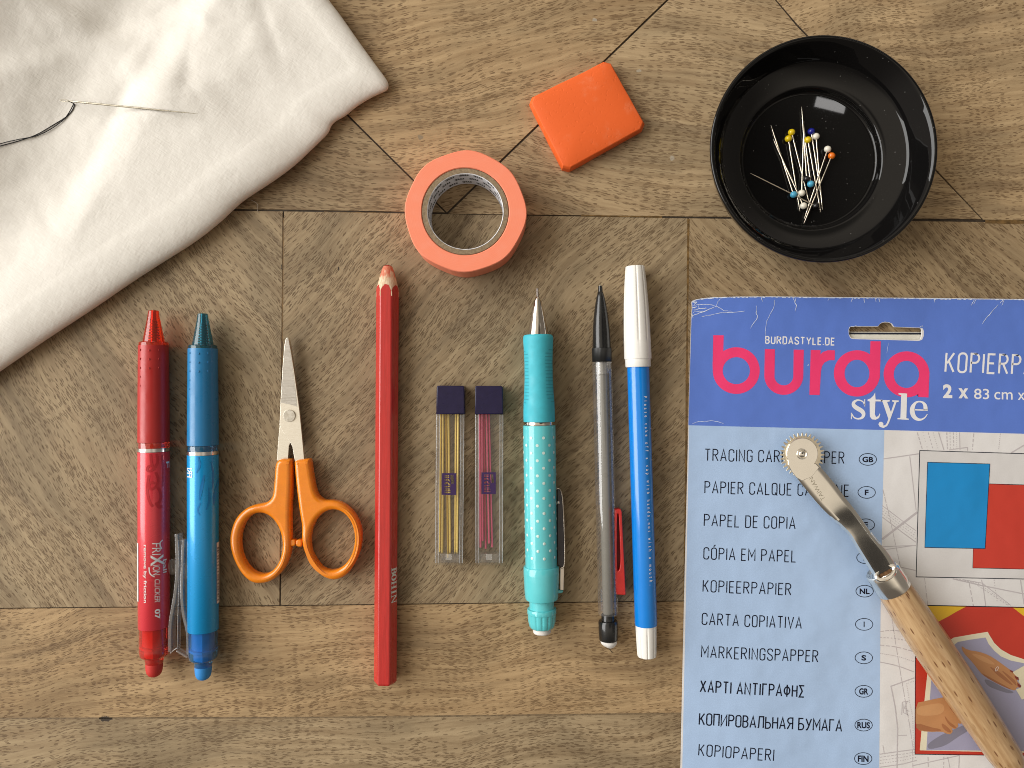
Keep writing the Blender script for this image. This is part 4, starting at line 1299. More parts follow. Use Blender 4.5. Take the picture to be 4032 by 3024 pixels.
# ================================================================ LEAD CASES WITH REFILL LEADS
def build_cases():
    cc = crop(1680, 1500, 2.2118)
    cap_m = mat("navy_cap", (0.014, 0.010, 0.042), 0.25, spec=0.35, coat=0.0, var=0.1)
    stamp = mat("purple_print", (0.032, 0.008, 0.070), 0.5)
    glassw = clear("case_wall", (0.93, 0.925, 0.92), 1.3, 0.03, (0.85, 0.85, 0.9), 0.05)
    glint_m = clear("case_edge_glint", (0.95, 0.95, 0.97), 2.0, 0.60, (0.88, 0.89, 0.93), 0.1)
    ym = mat("yellow_lead", (0.84, 0.62, 0.18), 0.55, var=0.08, vscale=1500)
    pk_m = mat("pink_lead", (0.80, 0.150, 0.250), 0.55, var=0.18, vscale=2500)
    H = 0.0062
    specs = [
     ("yellow", [(82, 290), (328, 290), (315, 1608), (70, 1608)], [(86, 52), (97, 40), (318, 42), (329, 55), (331, 290), (82, 290)],
      [((122, 282), (113, 1490)), ((145, 282), (136, 1495)), ((165, 282), (185, 1540)), ((187, 282), (204, 1495)), ((254, 282), (248, 1490)), ((275, 282), (266, 1495))], [(133, 803), (258, 803), (256, 994), (131, 992)], ym),
     ("pink", [(421, 290), (668, 290), (664, 1608), (425, 1608)], [(422, 52), (433, 42), (652, 44), (664, 57), (667, 290), (420, 290)],
      [((462, 282), (470, 1450)), ((483, 282), (488, 1392)), ((497, 282), (515, 1462)), ((517, 282), (544, 1415)), ((539, 282), (571, 1448))], [(478, 796), (602, 795), (602, 985), (478, 985)], pk_m),
    ]
    for colr, bodyq, capq, leads, st, lm in specs:
        c0 = PX(*cc(sum(p[0] for p in bodyq) / 4, 950))
        base = thing("lead_case", (c0.x, c0.y, 0), "clear flat lead case with a dark cap, full of %s leads" % colr, "lead case", "refill lead cases")
        # cap: a bevelled block
        zt = H + 0.0004
        plate("cap", [[cc(*p) for p in capq]], 0.0, zt, cap_m, base, bevel=0.0005, angle=50)
        # body: floor, roof, two thick side walls, end block; tiny gaps keep faces apart
        tl, tr, br, bl = bodyq
        def at(u, v): # u 0..1 across, v 0..1 down
            a = (tl[0] + (tr[0] - tl[0]) * u, tl[1] + (tr[1] - tl[1]) * u)
            b = (bl[0] + (br[0] - bl[0]) * u, bl[1] + (br[1] - bl[1]) * u)
            return cc(a[0] + (b[0] - a[0]) * v, a[1] + (b[1] - a[1]) * v)
        def slab(nm, u0, u1, v0, v1, z0, z1, m, par, bev=0.0):
            # prism with true vertical walls
            q = [PX(*at(u, v), H)[:2] for u, v in ((u0, v0), (u1, v0), (u1, v1), (u0, v1))]
            me = fill_loops([q], max(1e-6, (z1 - z0) / 2 - bev), bev)
            for v in me.vertices: v.co.z += (z0 + z1) / 2
            return link(nm, me, m, par, True, 40)
        roof = slab("case_body", 0.0, 1.0, 0.0, 1.0, 0.0001, H, CLEAR, base, 0.0003)
        for u0, u1 in ((0.015, 0.115), (0.885, 0.985)):
            slab("side_wall", u0, u1, 0.002, 0.985, 0.0004, H - 0.0003, glassw, roof, 0.0003)
        for u0, u1 in ((0.006, 0.018), (0.118, 0.130), (0.872, 0.882), (0.980, 0.992)):  # whitish strips paint the bright glints along the wall edges
            slab("wall_edge_glint", u0, u1, 0.002, 0.985, H - 0.0016, H - 0.0001 if 0.05 < u0 < 0.95 else H - 0.0004, glint_m, roof)
        slab("end_block", 0.15, 0.85, 0.925, 0.985, 0.0006, H - 0.0008, glassw, roof, 0.0002)
        slab("end_hook", 0.38, 0.60, 0.925, 0.965, H - 0.0007, H - 0.0003, CLEAR_EDGE, roof, 0.0001)
        # printed badge with cut out letters
        x0, y0 = st[0]; x1, y1 = st[2]
        X = lambda u: x0 + (x1 - x0) * u
        Yv = lambda v: y0 + (y1 - y0) * v
        holes = []
        def hole(pts): holes.append([cc(X(u), Yv(v)) for u, v in pts])
        # letters turned a quarter clockwise: P r y m
        hole([(.58, .10), (.80, .08), (.88, .46), (.66, .50), (.62, .30)])
        for v0 in (.10, .17):
            hole([(.18, v0), (.50, v0), (.50, v0 + .045), (.18, v0 + .045)])
        hole([(.18, .27), (.44, .25), (.55, .33), (.55, .40), (.46, .33), (.18, .34)])
        hole([(.16, .46), (.36, .38), (.62, .53), (.60, .58), (.36, .47), (.22, .53)])
        hole([(.18, .59), (.56, .57), (.60, .63), (.18, .655)])
        for v0, a in ((.70, .56), (.78, .62), (.86, .62)):
            hole([(.18, v0), (a, v0 - .005), (a, v0 + .05), (.18, v0 + .05)])
        plate("printed_badge", [[cc(*p) for p in st]] + holes, H + 0.00002, H + 0.00006, stamp, roof, smooth=False)
        n = len(leads)
        ords = ["leftmost", "second from the left", "third from the left", "fourth from the left", "fifth from the left", "rightmost"]
        if n == 5: ords = ords[:4] + ["rightmost"]
        zl = 0.0018
        for i, (a, b) in enumerate(leads):
            z = zl + (0.0009 if i % 2 else 0.0)
            # lean the lead a little: tail on the floor
            A_ = PX(*cc(a[0], a[1] - 120), z); B_ = PX(*cc(*b), z - 0.0004)
            r = 0.00040
            pts = [A_, A_.lerp(B_, .5), A_.lerp(B_, .995), B_]
            o = link("refill_lead", tube_mesh(pts, 0, 12, [r, r, r, r * 0.8]), lm, None, True, 40)
            tag(o, "thin %s refill lead in the clear case, %s of the %s" % (colr, ords[i], {5: "five", 6: "six"}[n]), "lead", "%s refill leads" % colr)
build_cases()

# ================================================================ TURQUOISE MECHANICAL PENCIL
def build_turquoise():
    cc = crop(2000, 1100, 1.0708); q = 1 / 1.0708
    ax = Axis(cc(124.5, 38), cc(144, 1492), 71 * q)
    Y = lambda y: 1100 + y * q
    P = lambda pr: [(Y(y), r * q) for y, r in pr]
    b0 = ax.at(Y(800))
    base = thing("mechanical_pencil", (b0.x, b0.y, 0), "fat turquoise mechanical pencil with white polka dots and a rubber grip", "mechanical pencil", "mechanical pencils")
    chrome = mat("chrome", (0.66, 0.60, 0.53), 0.14, 1.0, var=0.05)
    grip = mat("turquoise_rubber", (0.048, 0.450, 0.550), 0.55, var=0.05, vscale=400)
    groove = mat("turquoise_groove", (0.030, 0.310, 0.390), 0.6, var=0.05)
    body = mat("turquoise_plastic", (0.110, 0.560, 0.600), 0.20, coat=0.45, var=0.02, rvar=0.03)
    lathe("lead_sleeve", ax, P([(38, 3), (39, 4.5), (72, 4.8), (74, 5)]), mat("sleeve_steel", (0.30, 0.26, 0.24), 0.3, 1.0), base, 20)
    lathe("metal_cone", ax, P([(73, 6), (75, 8), (86, 10.5), (87, 14.5), (90, 15.5), (150, 29), (231, 44), (233, 44)]), chrome, base, 48)
    g = lathe("grip", ax, P([(233.5, 50), (235, 58), (240, 62), (248, 63.5), (262, 63.2), (300, 61), (350, 59.2), (420, 59.4), (480, 62), (520, 65), (560, 66.3), (590, 66.3), (599, 66), (600, 65)]), grip, base, 64)
    # moulded grip lines on both flanks
    prof = [(248, 63.5), (262, 63.2), (300, 61), (350, 59.2), (420, 59.4), (480, 62), (520, 65), (560, 66.3)]
    def rad(y):
        for (a, ra), (b, rb) in zip(prof[:-1], prof[1:]):
            if a <= y <= b: return ra + (rb - ra) * (y - a) / (b - a)
        return 62
    ms = []
    for side, yA, yB, cen, half in ((1, 292, 522, 52, 26), (-1, 296, 526, -62, 20)):
        n = 16
        for i in range(n):
            f = (i + 0.5) / n
            y = yA + (yB - yA) * f
            w = half * min(1, 2.4 * math.sin(PI * f) ** 0.8)
            N = 6
            vs = []
            for yy in (y - 1.8, y + 1.8):
                for k in range(N + 1):
                    a = cen + w * (2 * k / N - 1) + (6 * f if side > 0 else 0)
                    vs.append(ax.surf(Y(yy), a * q, rad(yy) * q, 0.00008))
            ms.append(pymesh("g", vs, [(k, k + 1, N + 2 + k, N + 1 + k) for k in range(N)]))
    link("grip_lines", join(ms), groove, g, False)
    lathe("metal_ring", ax, P([(600.5, 60), (601, 63), (607, 64), (613, 63), (614, 60)]), chrome, base, 64)
    br = lathe("barrel", ax, P([(614.5, 66), (616, 68.5), (700, 68.8), (1000, 67.8), (1212, 66.8)]), body, base, 72)
    dotm = mat("white_dots", (0.60, 0.74, 0.70), 0.35)
    ms = []
    # dots alternate row by row all round the barrel
    for row in range(17):
        y = 664 + row * 31.2
        sh = 0 if row % 2 == 0 else 26.5
        for k in range(8):
            a = -212 + 53 * k + sh + 14 - (row // 2) * 0.4
            rr = 6.2
            vs = [ax.surf(Y(y), a * q, 68.4 * q, 0.00010, False)]
            for i in range(16):
                t = 2 * PI * i / 16
                vs.append(ax.surf(Y(y + rr * math.sin(t)), (a + rr * math.cos(t)) * q, (68.8 - (y - 700) * 0.0036) * q, 0.00008, False))
            ms.append(pymesh("d", vs, [(0, 1 + i, 1 + (i + 1) % 16) for i in range(16)]))
    link("polka_dots", join(ms), dotm, br, False)
    col = lathe("collar", ax, P([(1208, 66), (1208.5, 72), (1212, 74.5), (1240, 75), (1300, 72.5), (1335, 70.5), (1346, 68), (1350, 60), (1351, 53)]), body, base, 64)
    lathe("neck", ax, P([(1350, 52.5), (1393, 52)]), body, base, 48)
    cap = lathe("cap", ax, P([(1386, 55), (1387, 60), (1391, 61.5), (1406, 61.5), (1409, 60), (1411, 59.5), (1440, 57.5), (1461, 53), (1468, 47), (1470, 40)]), body, base, 96,
                mod=lambda th, y: 1.0 if y < Y(1409) or y > Y(1466) else (1 - 0.045 * (max(0, math.cos(14 * th)) ** 2)))
    lathe("eraser", ax, P([(1468, 37), (1470, 38), (1488, 37), (1492, 33)]), mat("white_eraser", (0.74, 0.70, 0.66), 0.75, var=0.08), base, 32)
    # spring clip at the side, seen edge on
    c2 = crop(2030, 1900, 2.674)
    z = ax.z
    black = mat("dark_steel_inside", (0.035, 0.032, 0.036), 0.22, 0.6, coat=0.2)
    clip = plate("clip", [[c2(*p) for p in smooth_loop([(440, 72), (455, 64), (470, 82), (484, 120), (495, 220), (505, 420), (512, 640), (510, 860), (500, 892), (470, 897), (462, 880), (448, 876), (442, 860), (440, 500)], 1)]], z - 0.0016, z + 0.0010, black, base, bevel=0.0003)
    pts = [(441, 66), (458, 64), (474, 86), (487, 122), (498, 220), (508, 420), (515, 640), (514, 860), (504, 894), (478, 902)]
    vs = []
    pp = [PX(*c2(*p), z + 0.0004) for p in smooth_line(pts, 2)]
    link("clip_rim", tube_mesh(pp, 0.00035, 8), chrome, clip)
    plate("clip_plate", [[c2(*p) for p in [(471, 897), (512, 893), (508, 1136), (468, 1133)]]], z - 0.002, z + 0.0006, chrome, base, bevel=0.0002)
    plate("clip_foot", [[c2(*p) for p in smooth_loop([(440, 1134), (500, 1132), (502, 1150), (488, 1166), (440, 1168)], 1)]], z - 0.002, z + 0.0002, body, base, bevel=0.0003)
    bm = bmesh.new(); bmesh.ops.create_uvsphere(bm, u_segments=20, v_segments=12, radius=0.00078)
    cpt = PX(*c2(451, 212), z + 0.0009)
    for v in bm.verts: v.co += cpt
    me = bpy.data.meshes.new("ball"); bm.to_mesh(me); bm.free()
    link("clip_ball", me, chrome, clip)
build_turquoise()

# ================================================================ CLEAR MECHANICAL PENCIL WITH BLACK TIP
def build_clear_pencil():
    cc = crop(2000, 1100, 1.0708); q = 1 / 1.0708
    ax = Axis(cc(389, 22), cc(425, 1555), 42 * q)
    Y = lambda y: 1100 + y * q
    P = lambda pr: [(Y(y), r * q) for y, r in pr]
    b0 = ax.at(Y(800))
    base = thing("mechanical_pencil", (b0.x, b0.y, 0), "slim clear mechanical pencil with a black tip and a red clip", "mechanical pencil", "mechanical pencils")
    blk = mat("black_plastic", (0.010, 0.010, 0.010), 0.22, coat=0.2, var=0.1)
    lathe("lead_sleeve", ax, P([(22, 2.5), (24, 4), (29, 4.2)]), STEEL, base, 16)
    lathe("black_tip", ax, P([(28, 7), (29, 8.8), (52, 9.6), (54, 11.5), (75, 17), (110, 24), (160, 31), (215, 36), (288, 38.8), (289, 39)]), blk, base, 48)
    lathe("ribbed_ring", ax, P([(289.5, 39.5), (290, 41), (346, 41), (347, 39)]), mat("black_ribs", (0.014, 0.014, 0.014), 0.4), base, 144, mod=lambda th, y: 1 - 0.025 * (math.cos(48 * th) > 0), angle=60)
    br = lathe("clear_barrel", ax, P([(347.5, 38), (348, 41.3), (352, 41.6), (800, 41.6), (1405, 41.6), (1411, 40.5), (1413, 36)]), clear("barrel_plastic", (0.95, 0.945, 0.94), 2.0, 0.05, (0.8, 0.8, 0.82)), base, 64, caps=False)
    tube = mat("lead_tube", (0.215, 0.205, 0.175), 0.32, 0.0, coat=0.2, var=0.03)
    lathe("lead_tube", ax, P([(351, 18), (352, 20), (400, 20), (402, 21.5), (1405, 21.5), (1411, 18)]), tube, br, 48)
    dk = mat("eraser_rod_shade", (0.030, 0.032, 0.045), 0.4)
    lathe("front_plug", ax, P([(349, 26), (350, 30), (398, 30), (399, 25)]), CLEAR_EDGE, br, 48)
    lathe("black_neck", ax, P([(1411, 27), (1413, 28), (1448, 28)]), blk, base, 40)
    lathe("black_cap", ax, P([(1437, 30), (1438, 38), (1444, 41), (1480, 41), (1515, 40), (1520, 38), (1521, 34)]), blk, base, 48)
    er = mat("worn_eraser", (0.72, 0.70, 0.67), 0.8, var=0.12, vscale=700)
    e = lathe("eraser", ax, P([(1519, 33.5), (1526, 34), (1534, 33), (1543, 26), (1550, 16), (1555, 6)]), er, base, 40)
    for v in e.data.vertices:      # worn to a slant
        w = v.co + base.location
        yy = 1512 - w.y / ax.k
        if yy > Y(1530):
            f = (yy - Y(1530)) / 25
            v.co += ax.side * (8 * q * ax.k * f)
    redp = mat("red_clip_plastic", (0.50, 0.018, 0.014), 0.32, coat=0.2)
    darkr = mat("red_clip_shade", (0.16, 0.008, 0.008), 0.5)
    c2 = crop(2300, 1900, 2.303)
    z = ax.z
    outer = [(284, 246), (318, 240), (336, 246), (343, 270), (378, 1014), (372, 1022), (296, 1016), (288, 900), (286, 500)]
    slot = [(300, 290), (312, 275), (318, 330), (332, 640), (330, 760), (318, 800), (300, 808), (296, 600)]
    clip = plate("clip", [[c2(*p) for p in outer], [c2(*p) for p in smooth_loop(slot, 1)]], z - 0.0022, z + 0.0020, redp, base, bevel=0.0003)
    plate("clip_slot_shade", [[c2(*p) for p in [(290, 262), (336, 262), (362, 840), (292, 840)]]], z - 0.0020, z - 0.0004, darkr, clip)  # darker red plate paints the shade inside the clip's slot
build_clear_pencil()

# ================================================================ BLUE MARKER WITH WHITE CAP
def build_marker():
    c1 = crop(2300, 1030, 2.475); c5 = crop(2000, 1100, 1.0708)
    ax = Axis(c1(496, 45), c5(586, 1590), 53)
    base = thing("fabric_marker", (ax.at(1800).x, ax.at(1800).y, 0), "bright blue felt marker with a ribbed white cap and white end plug", "marker")
    white = mat("white_plastic", (0.82, 0.80, 0.755), 0.30, coat=0.15, var=0.01, sss=0.0)
    blue = mat("blue_barrel", (0.004, 0.205, 0.66), 0.18, coat=0.5, var=0.02, rvar=0.03)
    y1 = lambda y: 1030 + y / 2.475
    k = 1 / 2.475
    def flutes(th, y):
        f = sst(y1(20), y1(45), y) * (1 - sst(y1(755), y1(778), y))
        return 1 - 0.055 * f * (0.5 + 0.5 * math.cos(9 * th + 0.4)) ** 8
    lathe("cap", ax, [(y1(46), 78 * k), (y1(47), 88 * k), (y1(52), 92 * k), (y1(200), 106 * k), (y1(400), 119 * k), (y1(600), 126 * k), (y1(760), 130 * k), (y1(782), 131 * k), (y1(943), 132 * k), (y1(948), 131 * k), (y1(949), 124.5 * k), (y1(1020), 123 * k), (y1(1027), 119 * k), (y1(1028), 108 * k)],
          white, base, 180, mod=flutes)
    b = lathe("barrel", ax, [(y1(1026), 106 * k), (y1(1040), 107 * k), (1800, 43.6), (1100 + 1450 / 1.0708, 44), (1100 + 1456 / 1.0708, 43)], blue, base, 72)
    y5 = lambda y: 1100 + y / 1.0708
    lathe("end_plug", ax, [(y5(1454), 41), (y5(1458), 41.2), (y5(1500), 40.3), (y5(1580), 37.5), (y5(1588), 36), (y5(1590), 33)], white, base, 180,
          mod=lambda th, y: 1 - 0.08 * (0.5 + 0.5 * math.cos(9 * th + 0.4)) ** 8 * sst(y5(1466), y5(1476), y))
    ink = mat("white_ink", (0.86, 0.88, 0.92), 0.5)
    # typewriter line down the barrel, one character per cell
    def line(txt, ya, yb, a0, hgt, nm):
        n = len(txt); ms = []
        pit = (yb - ya) / n
        for i, ch in enumerate(txt):
            if ch == ' ': continue
            me = text_mesh(ch, 1.0, 0.012, 0, 1, 1)
            if not len(me.vertices): continue
            bx = bounds(me)
            w = bx[1] - bx[0]
            for v in me.vertices:
                x = (v.co.x - bx[0] - w / 2) * hgt * 0.98 * min(1.25, 0.75 / max(0.2, w)) + pit / 2
                yy = v.co.y * hgt * 1.36
                v.co = ax.surf(ya + pit * i + x, a0 + yy, 43.8, 0.00007)
            ms.append(me)
        link(nm, join(ms), ink, b, False)
    line("Please take off a cap with hands,not with a mouth.", 1556, 2300, 19, 12, "lettering")
    line("Please try with a piece of wasted cloth before use.", 1556, 2262, 44, 12, "side_lettering")
build_marker()

# ================================================================ PAPER PACKAGE
ZP = 0.0026                    # top of the package's front card
XL = PX(2690, 0, ZP).x         # left edge region
def pk_bend(x):
    """the front card rolls down towards its folded left edge"""
    d = (x - XL) / 0.030
    if d > 1: return 0.0
    d = max(0.0, d)
    return -0.0011 * (1 - d) ** 2
def bent(me):
    bm = bmesh.new(); bm.from_mesh(me)
    if len(bm.verts):
        xs = [v.co.x for v in bm.verts]
        x = XL
        for i in range(14):
            xx = XL + 0.030 * i / 13
            if min(xs) < xx < max(xs):
                bmesh.ops.bisect_plane(bm, geom=bm.verts[:] + bm.edges[:] + bm.faces[:], plane_co=(xx, 0, 0), plane_no=(1, 0, 0))
        for v in bm.verts: v.co.z += pk_bend(v.co.x)
    bm.to_mesh(me); bm.free()
    return me
LAYER = 0.000035
def paper(name, col, rough=0.42, coat=0.12, var=0.03, bump=0.5):
    m, t, out = newmat(name)
    tc = t.n('ShaderNodeTexCoord').outputs['Object']
    n1 = t.noise(tc, 28, 3, 0.5); n2 = t.noise(tc, 1800, 2)
    base = lin(col)
    lo = tuple(x * (1 - var) for x in base[:3]) + (1,)
    pr = t.n('ShaderNodeBsdfPrincipled', {'Base Color': t.mix(t.rng(n2, 0.3, 0.7), lo, base), 'Roughness': rough})
    pr.inputs['Coat Weight'].default_value = coat; pr.inputs['Coat Roughness'].default_value = 0.25
    b = t.n('ShaderNodeBump', {'Height': n1}); b.inputs['Strength'].default_value = bump; b.inputs['Distance'].default_value = 0.004
    t.set(pr.inputs['Normal'], b.outputs[0]); t.set(out.inputs[0], pr.outputs[0])
    return m
def build_package():
    B = crop(2650, 1130, 2.7653)
    white = paper("white_card", (0.74, 0.72, 0.71))
    edge = mat("raw_card_edge", (0.76, 0.75, 0.74), 0.8, var=0.06)
    blue = paper("header_blue", (0.098, 0.190, 0.60))
    pale = paper("pale_blue", (0.400, 0.545, 0.78))
    pink = paper("brand_pink", (0.84, 0.040, 0.165))
    black = mat("black_print", (0.008, 0.010, 0.022), 0.6, spec=0.15)
    grey = mat("pattern_grey", (0.50, 0.46, 0.47), 0.5)
    wink = paper("white_print", (0.80, 0.79, 0.80))
    c0 = PX(3400, 2200)
    base = thing("paper_package", (c0.x, c0.y, 0), "flat blue and white packet of tracing carbon paper with a hanging slot", "packet")
    YB = 3200; XR = 4330
    outline = smooth_loop([B(212, 150), B(212, 141), B(240, 130)], 0)
    lo = [B(204, 340), B(213, 230), B(208, 165), B(214, 148), B(260, 132), B(340, 119), B(450, 110), B(700, 104), B(1100, 103), B(2000, 112), B(2800, 120), (XR, 1181), (XR, YB), (2676, YB), (2683, 3024), (2697, 2350), (2713, 1700)]
    slot = [B(1945, 431), B(2225, 431), B(2236, 428), B(2250, 405), B(2275, 390), B(2310, 385), B(2350, 387), B(2380, 400), B(2398, 428), B(2410, 437), B(2690, 447), B(2705, 455), B(2711, 480), B(2710, 530), B(2698, 562), B(2670, 576), B(2600, 575), B(1960, 560), B(1935, 550), B(1918, 520), B(1914, 470), B(1925, 440)]
    def flat(nm, loops, lay, m, par):
        z = ZP + LAYER * lay
        me = fill_loops([[PX(x, y, z)[:2] for x, y in lp] for lp in loops])
        for v in me.vertices: v.co.z = z
        # one sided sheet: keep the upward copy only
        bm = bmesh.new(); bm.from_mesh(me)
        bmesh.ops.remove_doubles(bm, verts=bm.verts[:], dist=1e-7)
        for f in bm.faces:
            if f.normal.z < 0: f.normal_flip()
        bm.to_mesh(me); bm.free()
        return link(nm, bent(me), m, par, False)
    def mlink(nm, me, m, par): return link(nm, bent(me), m, par, False)
    # front card with the real slot cut through it
    z1 = ZP - LAYER * 0.5
    me = fill_loops([[PX(x, y, z1)[:2] for x, y in lo], [PX(x, y, z1)[:2] for x, y in slot]], 0.00030)
    for v in me.vertices: v.co.z += z1 - 0.00030
    front = link("front_card", bent(me), white, base, False)
    # back card with the same slot, and the folded sheets between
    zb = 0.0004
    me = fill_loops([[PX(x + 4, y + 3, 0.0007)[:2] for x, y in lo], [PX(x, y - 22, 0.0007)[:2] for x, y in slot]], 0.0002)
    for v in me.vertices: v.co.z += 0.0003
    link("back_card", me, edge, base, False)
    def sheet(nm, y0, z0, z1, m):
        q = [PX(3300, y0, z1), PX(XR - 40, y0 + 3, z1), PX(XR - 40, YB - 60, z1), PX(3300, YB - 60, z1)]
        me = fill_loops([[p[:2] for p in q]], (z1 - z0) / 2)
        for v in me.vertices: v.co.z += (z0 + z1) / 2
        link(nm, me, m, base, False)
    cream = mat("cream_sheet", (0.66, 0.64, 0.56), 0.7)
    sheet("folded_sheet", B(0, 487)[1], 0.00055, 0.00075, cream)
    sheet("carbon_sheet", B(0, 496)[1], 0.00080, 0.00105, mat("navy_carbon", (0.006, 0.010, 0.024), 0.5))
    sheet("folded_sheet", B(0, 516)[1], 0.00110, 0.0015, cream)
    # printed panels
    hb = B(0, 1560)[1]
    header = flat("header_print", [[B(206, 345), B(216, 232), B(214, 168), B(222, 152), B(265, 140), B(345, 127), B(455, 117), B(700, 111), B(1100, 110), B(2000, 119), B(2800, 128), (XR, 1184), (XR, 1712), (4032, 1708), (3474, 1693), (2713, 1675)],
                                   [(p[0], p[1]) for p in [B(1940, 427), B(2225, 427), B(2236, 424), B(2250, 401), B(2275, 386), B(2310, 381), B(2350, 383), B(2382, 396), B(2402, 424), B(2412, 433), B(2690, 443), B(2720, 452), B(2731, 480), B(2729, 535), B(2712, 575), B(2672, 588), B(2600, 584), B(1960, 567), B(1930, 556), B(1914, 522), B(1910, 470), B(1920, 436)]]], 0, blue, front)
    c4 = crop(3430, 1680, 2.304)
    col = flat("language_column", [[(2716, 1675), (3482, 1693.5), (3468, 2300), (3462, 3024), (3460, YB), (2681, YB), (2689, 3024), (2703, 2350)]], 0, pale, front)
    # brand word, thick round letters
    def flatb(nm, pts_list, lay, m, par): return flat(nm, [[B(*p) for p in lp] for lp in pts_list], lay, m, par)
    def arcp(cx, cy, r, a0, a1, n=40): return [(cx + r * math.cos(math.radians(a0 + (a1 - a0) * i / n)), cy + r * math.sin(math.radians(a0 + (a1 - a0) * i / n))) for i in range(n + 1)]
    b_ = [(441, 524), (553, 526), (549, 699)] + arcp(690, 910, 254, -123, 180, 60) + [(434, 860)]
    flatb("brand_lettering", [b_, arcp(690, 911, 147, 0, 354, 59)], 1.0, pink, header)
    u_ = [(1000, 675), (1110, 678), (1105, 970)] + arcp(1207, 968, 103, 178, 2, 30) + [(1314, 682), (1424, 684), (1418, 975)] + arcp(1206, 962, 212, 4, 176, 50) + [(994, 960)]
    flatb("brand_lettering", [u_], 1.0, pink, header)
    r_ = [(1500, 685), (1606, 687), (1605, 735), (1632, 708), (1680, 690), (1720, 688), (1763, 690), (1760, 797), (1700, 797), (1650, 822), (1622, 862), (1610, 920), (1596, 1177), (1485, 1174)]
    flatb("brand_lettering", [r_], 1.0, pink, header)
    d_ = [(2150, 590), (2262, 592), (2258, 800), (2252, 985)] + arcp(2003, 941, 252, 8, 305, 60) + [(2145, 735)]
    flatb("brand_lettering", [d_, [(2003 + 135 * math.cos(t), 942 + 150 * math.sin(t)) for t in (2 * PI * i / 60 for i in range(60))]], 1.0, pink, header)
    a_ = [(2782, 1203), (2671, 1198), (2671, 1165)] + arcp(2543, 951, 250, 58, 345, 60) + [(2792, 930)]
    flatb("brand_lettering", [a_, [(2541 + 138 * math.cos(t), 952 + 148 * math.sin(t)) for t in (2 * PI * i / 60 for i in range(60))]], 1.0, pink, header)
    # second word in a high contrast roman
    o2 = 1935.8
    z2 = ZP + LAYER * 2
    def romanpoly(pts): flatb("style_lettering", [[(x + o2, y) for x, y in pts]], 2.0, wink, header)
    def romanrib(parts):
        vs, fs = [], []
        for pts, ws in parts:
            pp = smooth_line([(*p, w) for p, w in zip(pts, ws)], 3)
            v, f = ribbon([(p[0], p[1]) for p in pp], 1, [p[2] for p in pp])
            b = len(vs)
            for p in v:
                x, y = B(p.x + o2, p.y); vs.append(PX(x, y, z2))
            fs += [tuple(b + i for i in q) for q in f]
        mlink("style_lettering", pymesh("roman", vs, fs), wink, header)
    romanrib([([(150, 1290), (138, 1250), (100, 1232), (62, 1232), (28, 1258), (30, 1292), (70, 1322), (118, 1346), (144, 1382), (128, 1424), (80, 1438), (34, 1424), (10, 1380)], [10, 12, 14, 20, 34, 44, 48, 48, 42, 28, 16, 14, 10]),
              ([(152, 1222), (152, 1300)], [10, 10]), ([(6, 1370), (6, 1440)], [10, 10])])
    romanpoly([(265, 1148), (270, 1225), (345, 1228), (345, 1246), (268, 1246), (262, 1385), (275, 1415), (300, 1405), (315, 1375), (321, 1388), (307, 1427), (270, 1446), (230, 1441), (207, 1410), (205, 1246), (182, 1243), (183, 1225), (215, 1213), (245, 1185)])
    romanpoly([(330, 1230), (425, 1232), (425, 1246), (395, 1251), (437, 1362), (472, 1256), (450, 1246), (450, 1232), (523, 1236), (522, 1249), (497, 1256), (415, 1482), (395, 1515), (355, 1536), (315, 1522), (300, 1495), (312, 1470), (340, 1468), (356, 1490), (352, 1508), (376, 1503), (393, 1480), (409, 1437), (346, 1250), (330, 1246)])
    romanpoly([(520, 1155), (613, 1160), (605, 1429), (631, 1434), (630, 1447), (508, 1440), (508, 1427), (540, 1424), (548, 1176), (520, 1170)])
    romanrib([([(690, 1336), (770, 1340), (838, 1342)], [14, 14, 14]),
              ([(815, 1342), (812, 1290), (785, 1255), (745, 1245), (705, 1258), (672, 1305), (666, 1355), (682, 1408), (722, 1442), (765, 1447), (808, 1424), (834, 1384)], [46, 42, 22, 14, 24, 46, 54, 48, 34, 20, 13, 9])])
    # stroke lettering
    def words(nm, txt, p0, p1, cap, sw, m, par, lay=1.0, track=0.2, space=0.36, skew=0.0):
        st, w = stroke_text(txt, track, space)
        z = ZP + LAYER * lay
        A, Bq = PX(*p0, z), PX(*p1, z)
        ex = (Bq - A) / w
        ca = cap * K(z)
        d = ex.normalized(); up = Vector((-d.y, d.x, 0)) * ca
        # ribbons are built at true size, then placed
        ex1 = ex.length
        sts = [[(p[0] * ex1, p[1] * ca) for p in s] for s in st]
        un = Vector((-d.y, d.x, 0))
        me = strokes_mesh(sts, lambda x, y: A + d * (x + y * skew) + un * y, sw * 1.15 * K(z))
        return mlink(nm, me, m, par)
    words("web_address", "BURDASTYLE.DE", B(1008, 613), B(1756, 632), 74 / 2.7653, 11 / 2.7653, wink, header, 1.0, 0.28)
    words("title_lettering", "KOPIERPAPIER", B(1030, 922), B(2490 + 0, 962), 205 / 2.7653, 19 / 2.7653, wink, header, 1.0, 0.22) if False else None
    C2 = lambda x, y: B(x + o2, y)
    words("title_lettering", "KOPIERPA", C2(1030, 922), C2(1985, 953), 205 / 2.7653, 19 / 2.7653, wink, header, 1.0, 0.26, 0.36, 0.03)
    def bf(nm, txt, x0, x1, y0, y1, slope, off, m, par, cf, lay=1.0):
        z = ZP + LAYER * lay
        me = fit_text(txt, lambda x, y: PX(*cf(x, y + (x - x0) * slope), z), x0, x1, y0, y1, off, 0)
        mlink(nm, me, m, par)
    bf("size_lettering", "2", 1003, 1105, 1209, 1058, 0.02, 0.04, wink, header, C2)
    bf("size_lettering", "x", 1172, 1280, 1212, 1102, 0.02, 0.04, wink, header, C2)
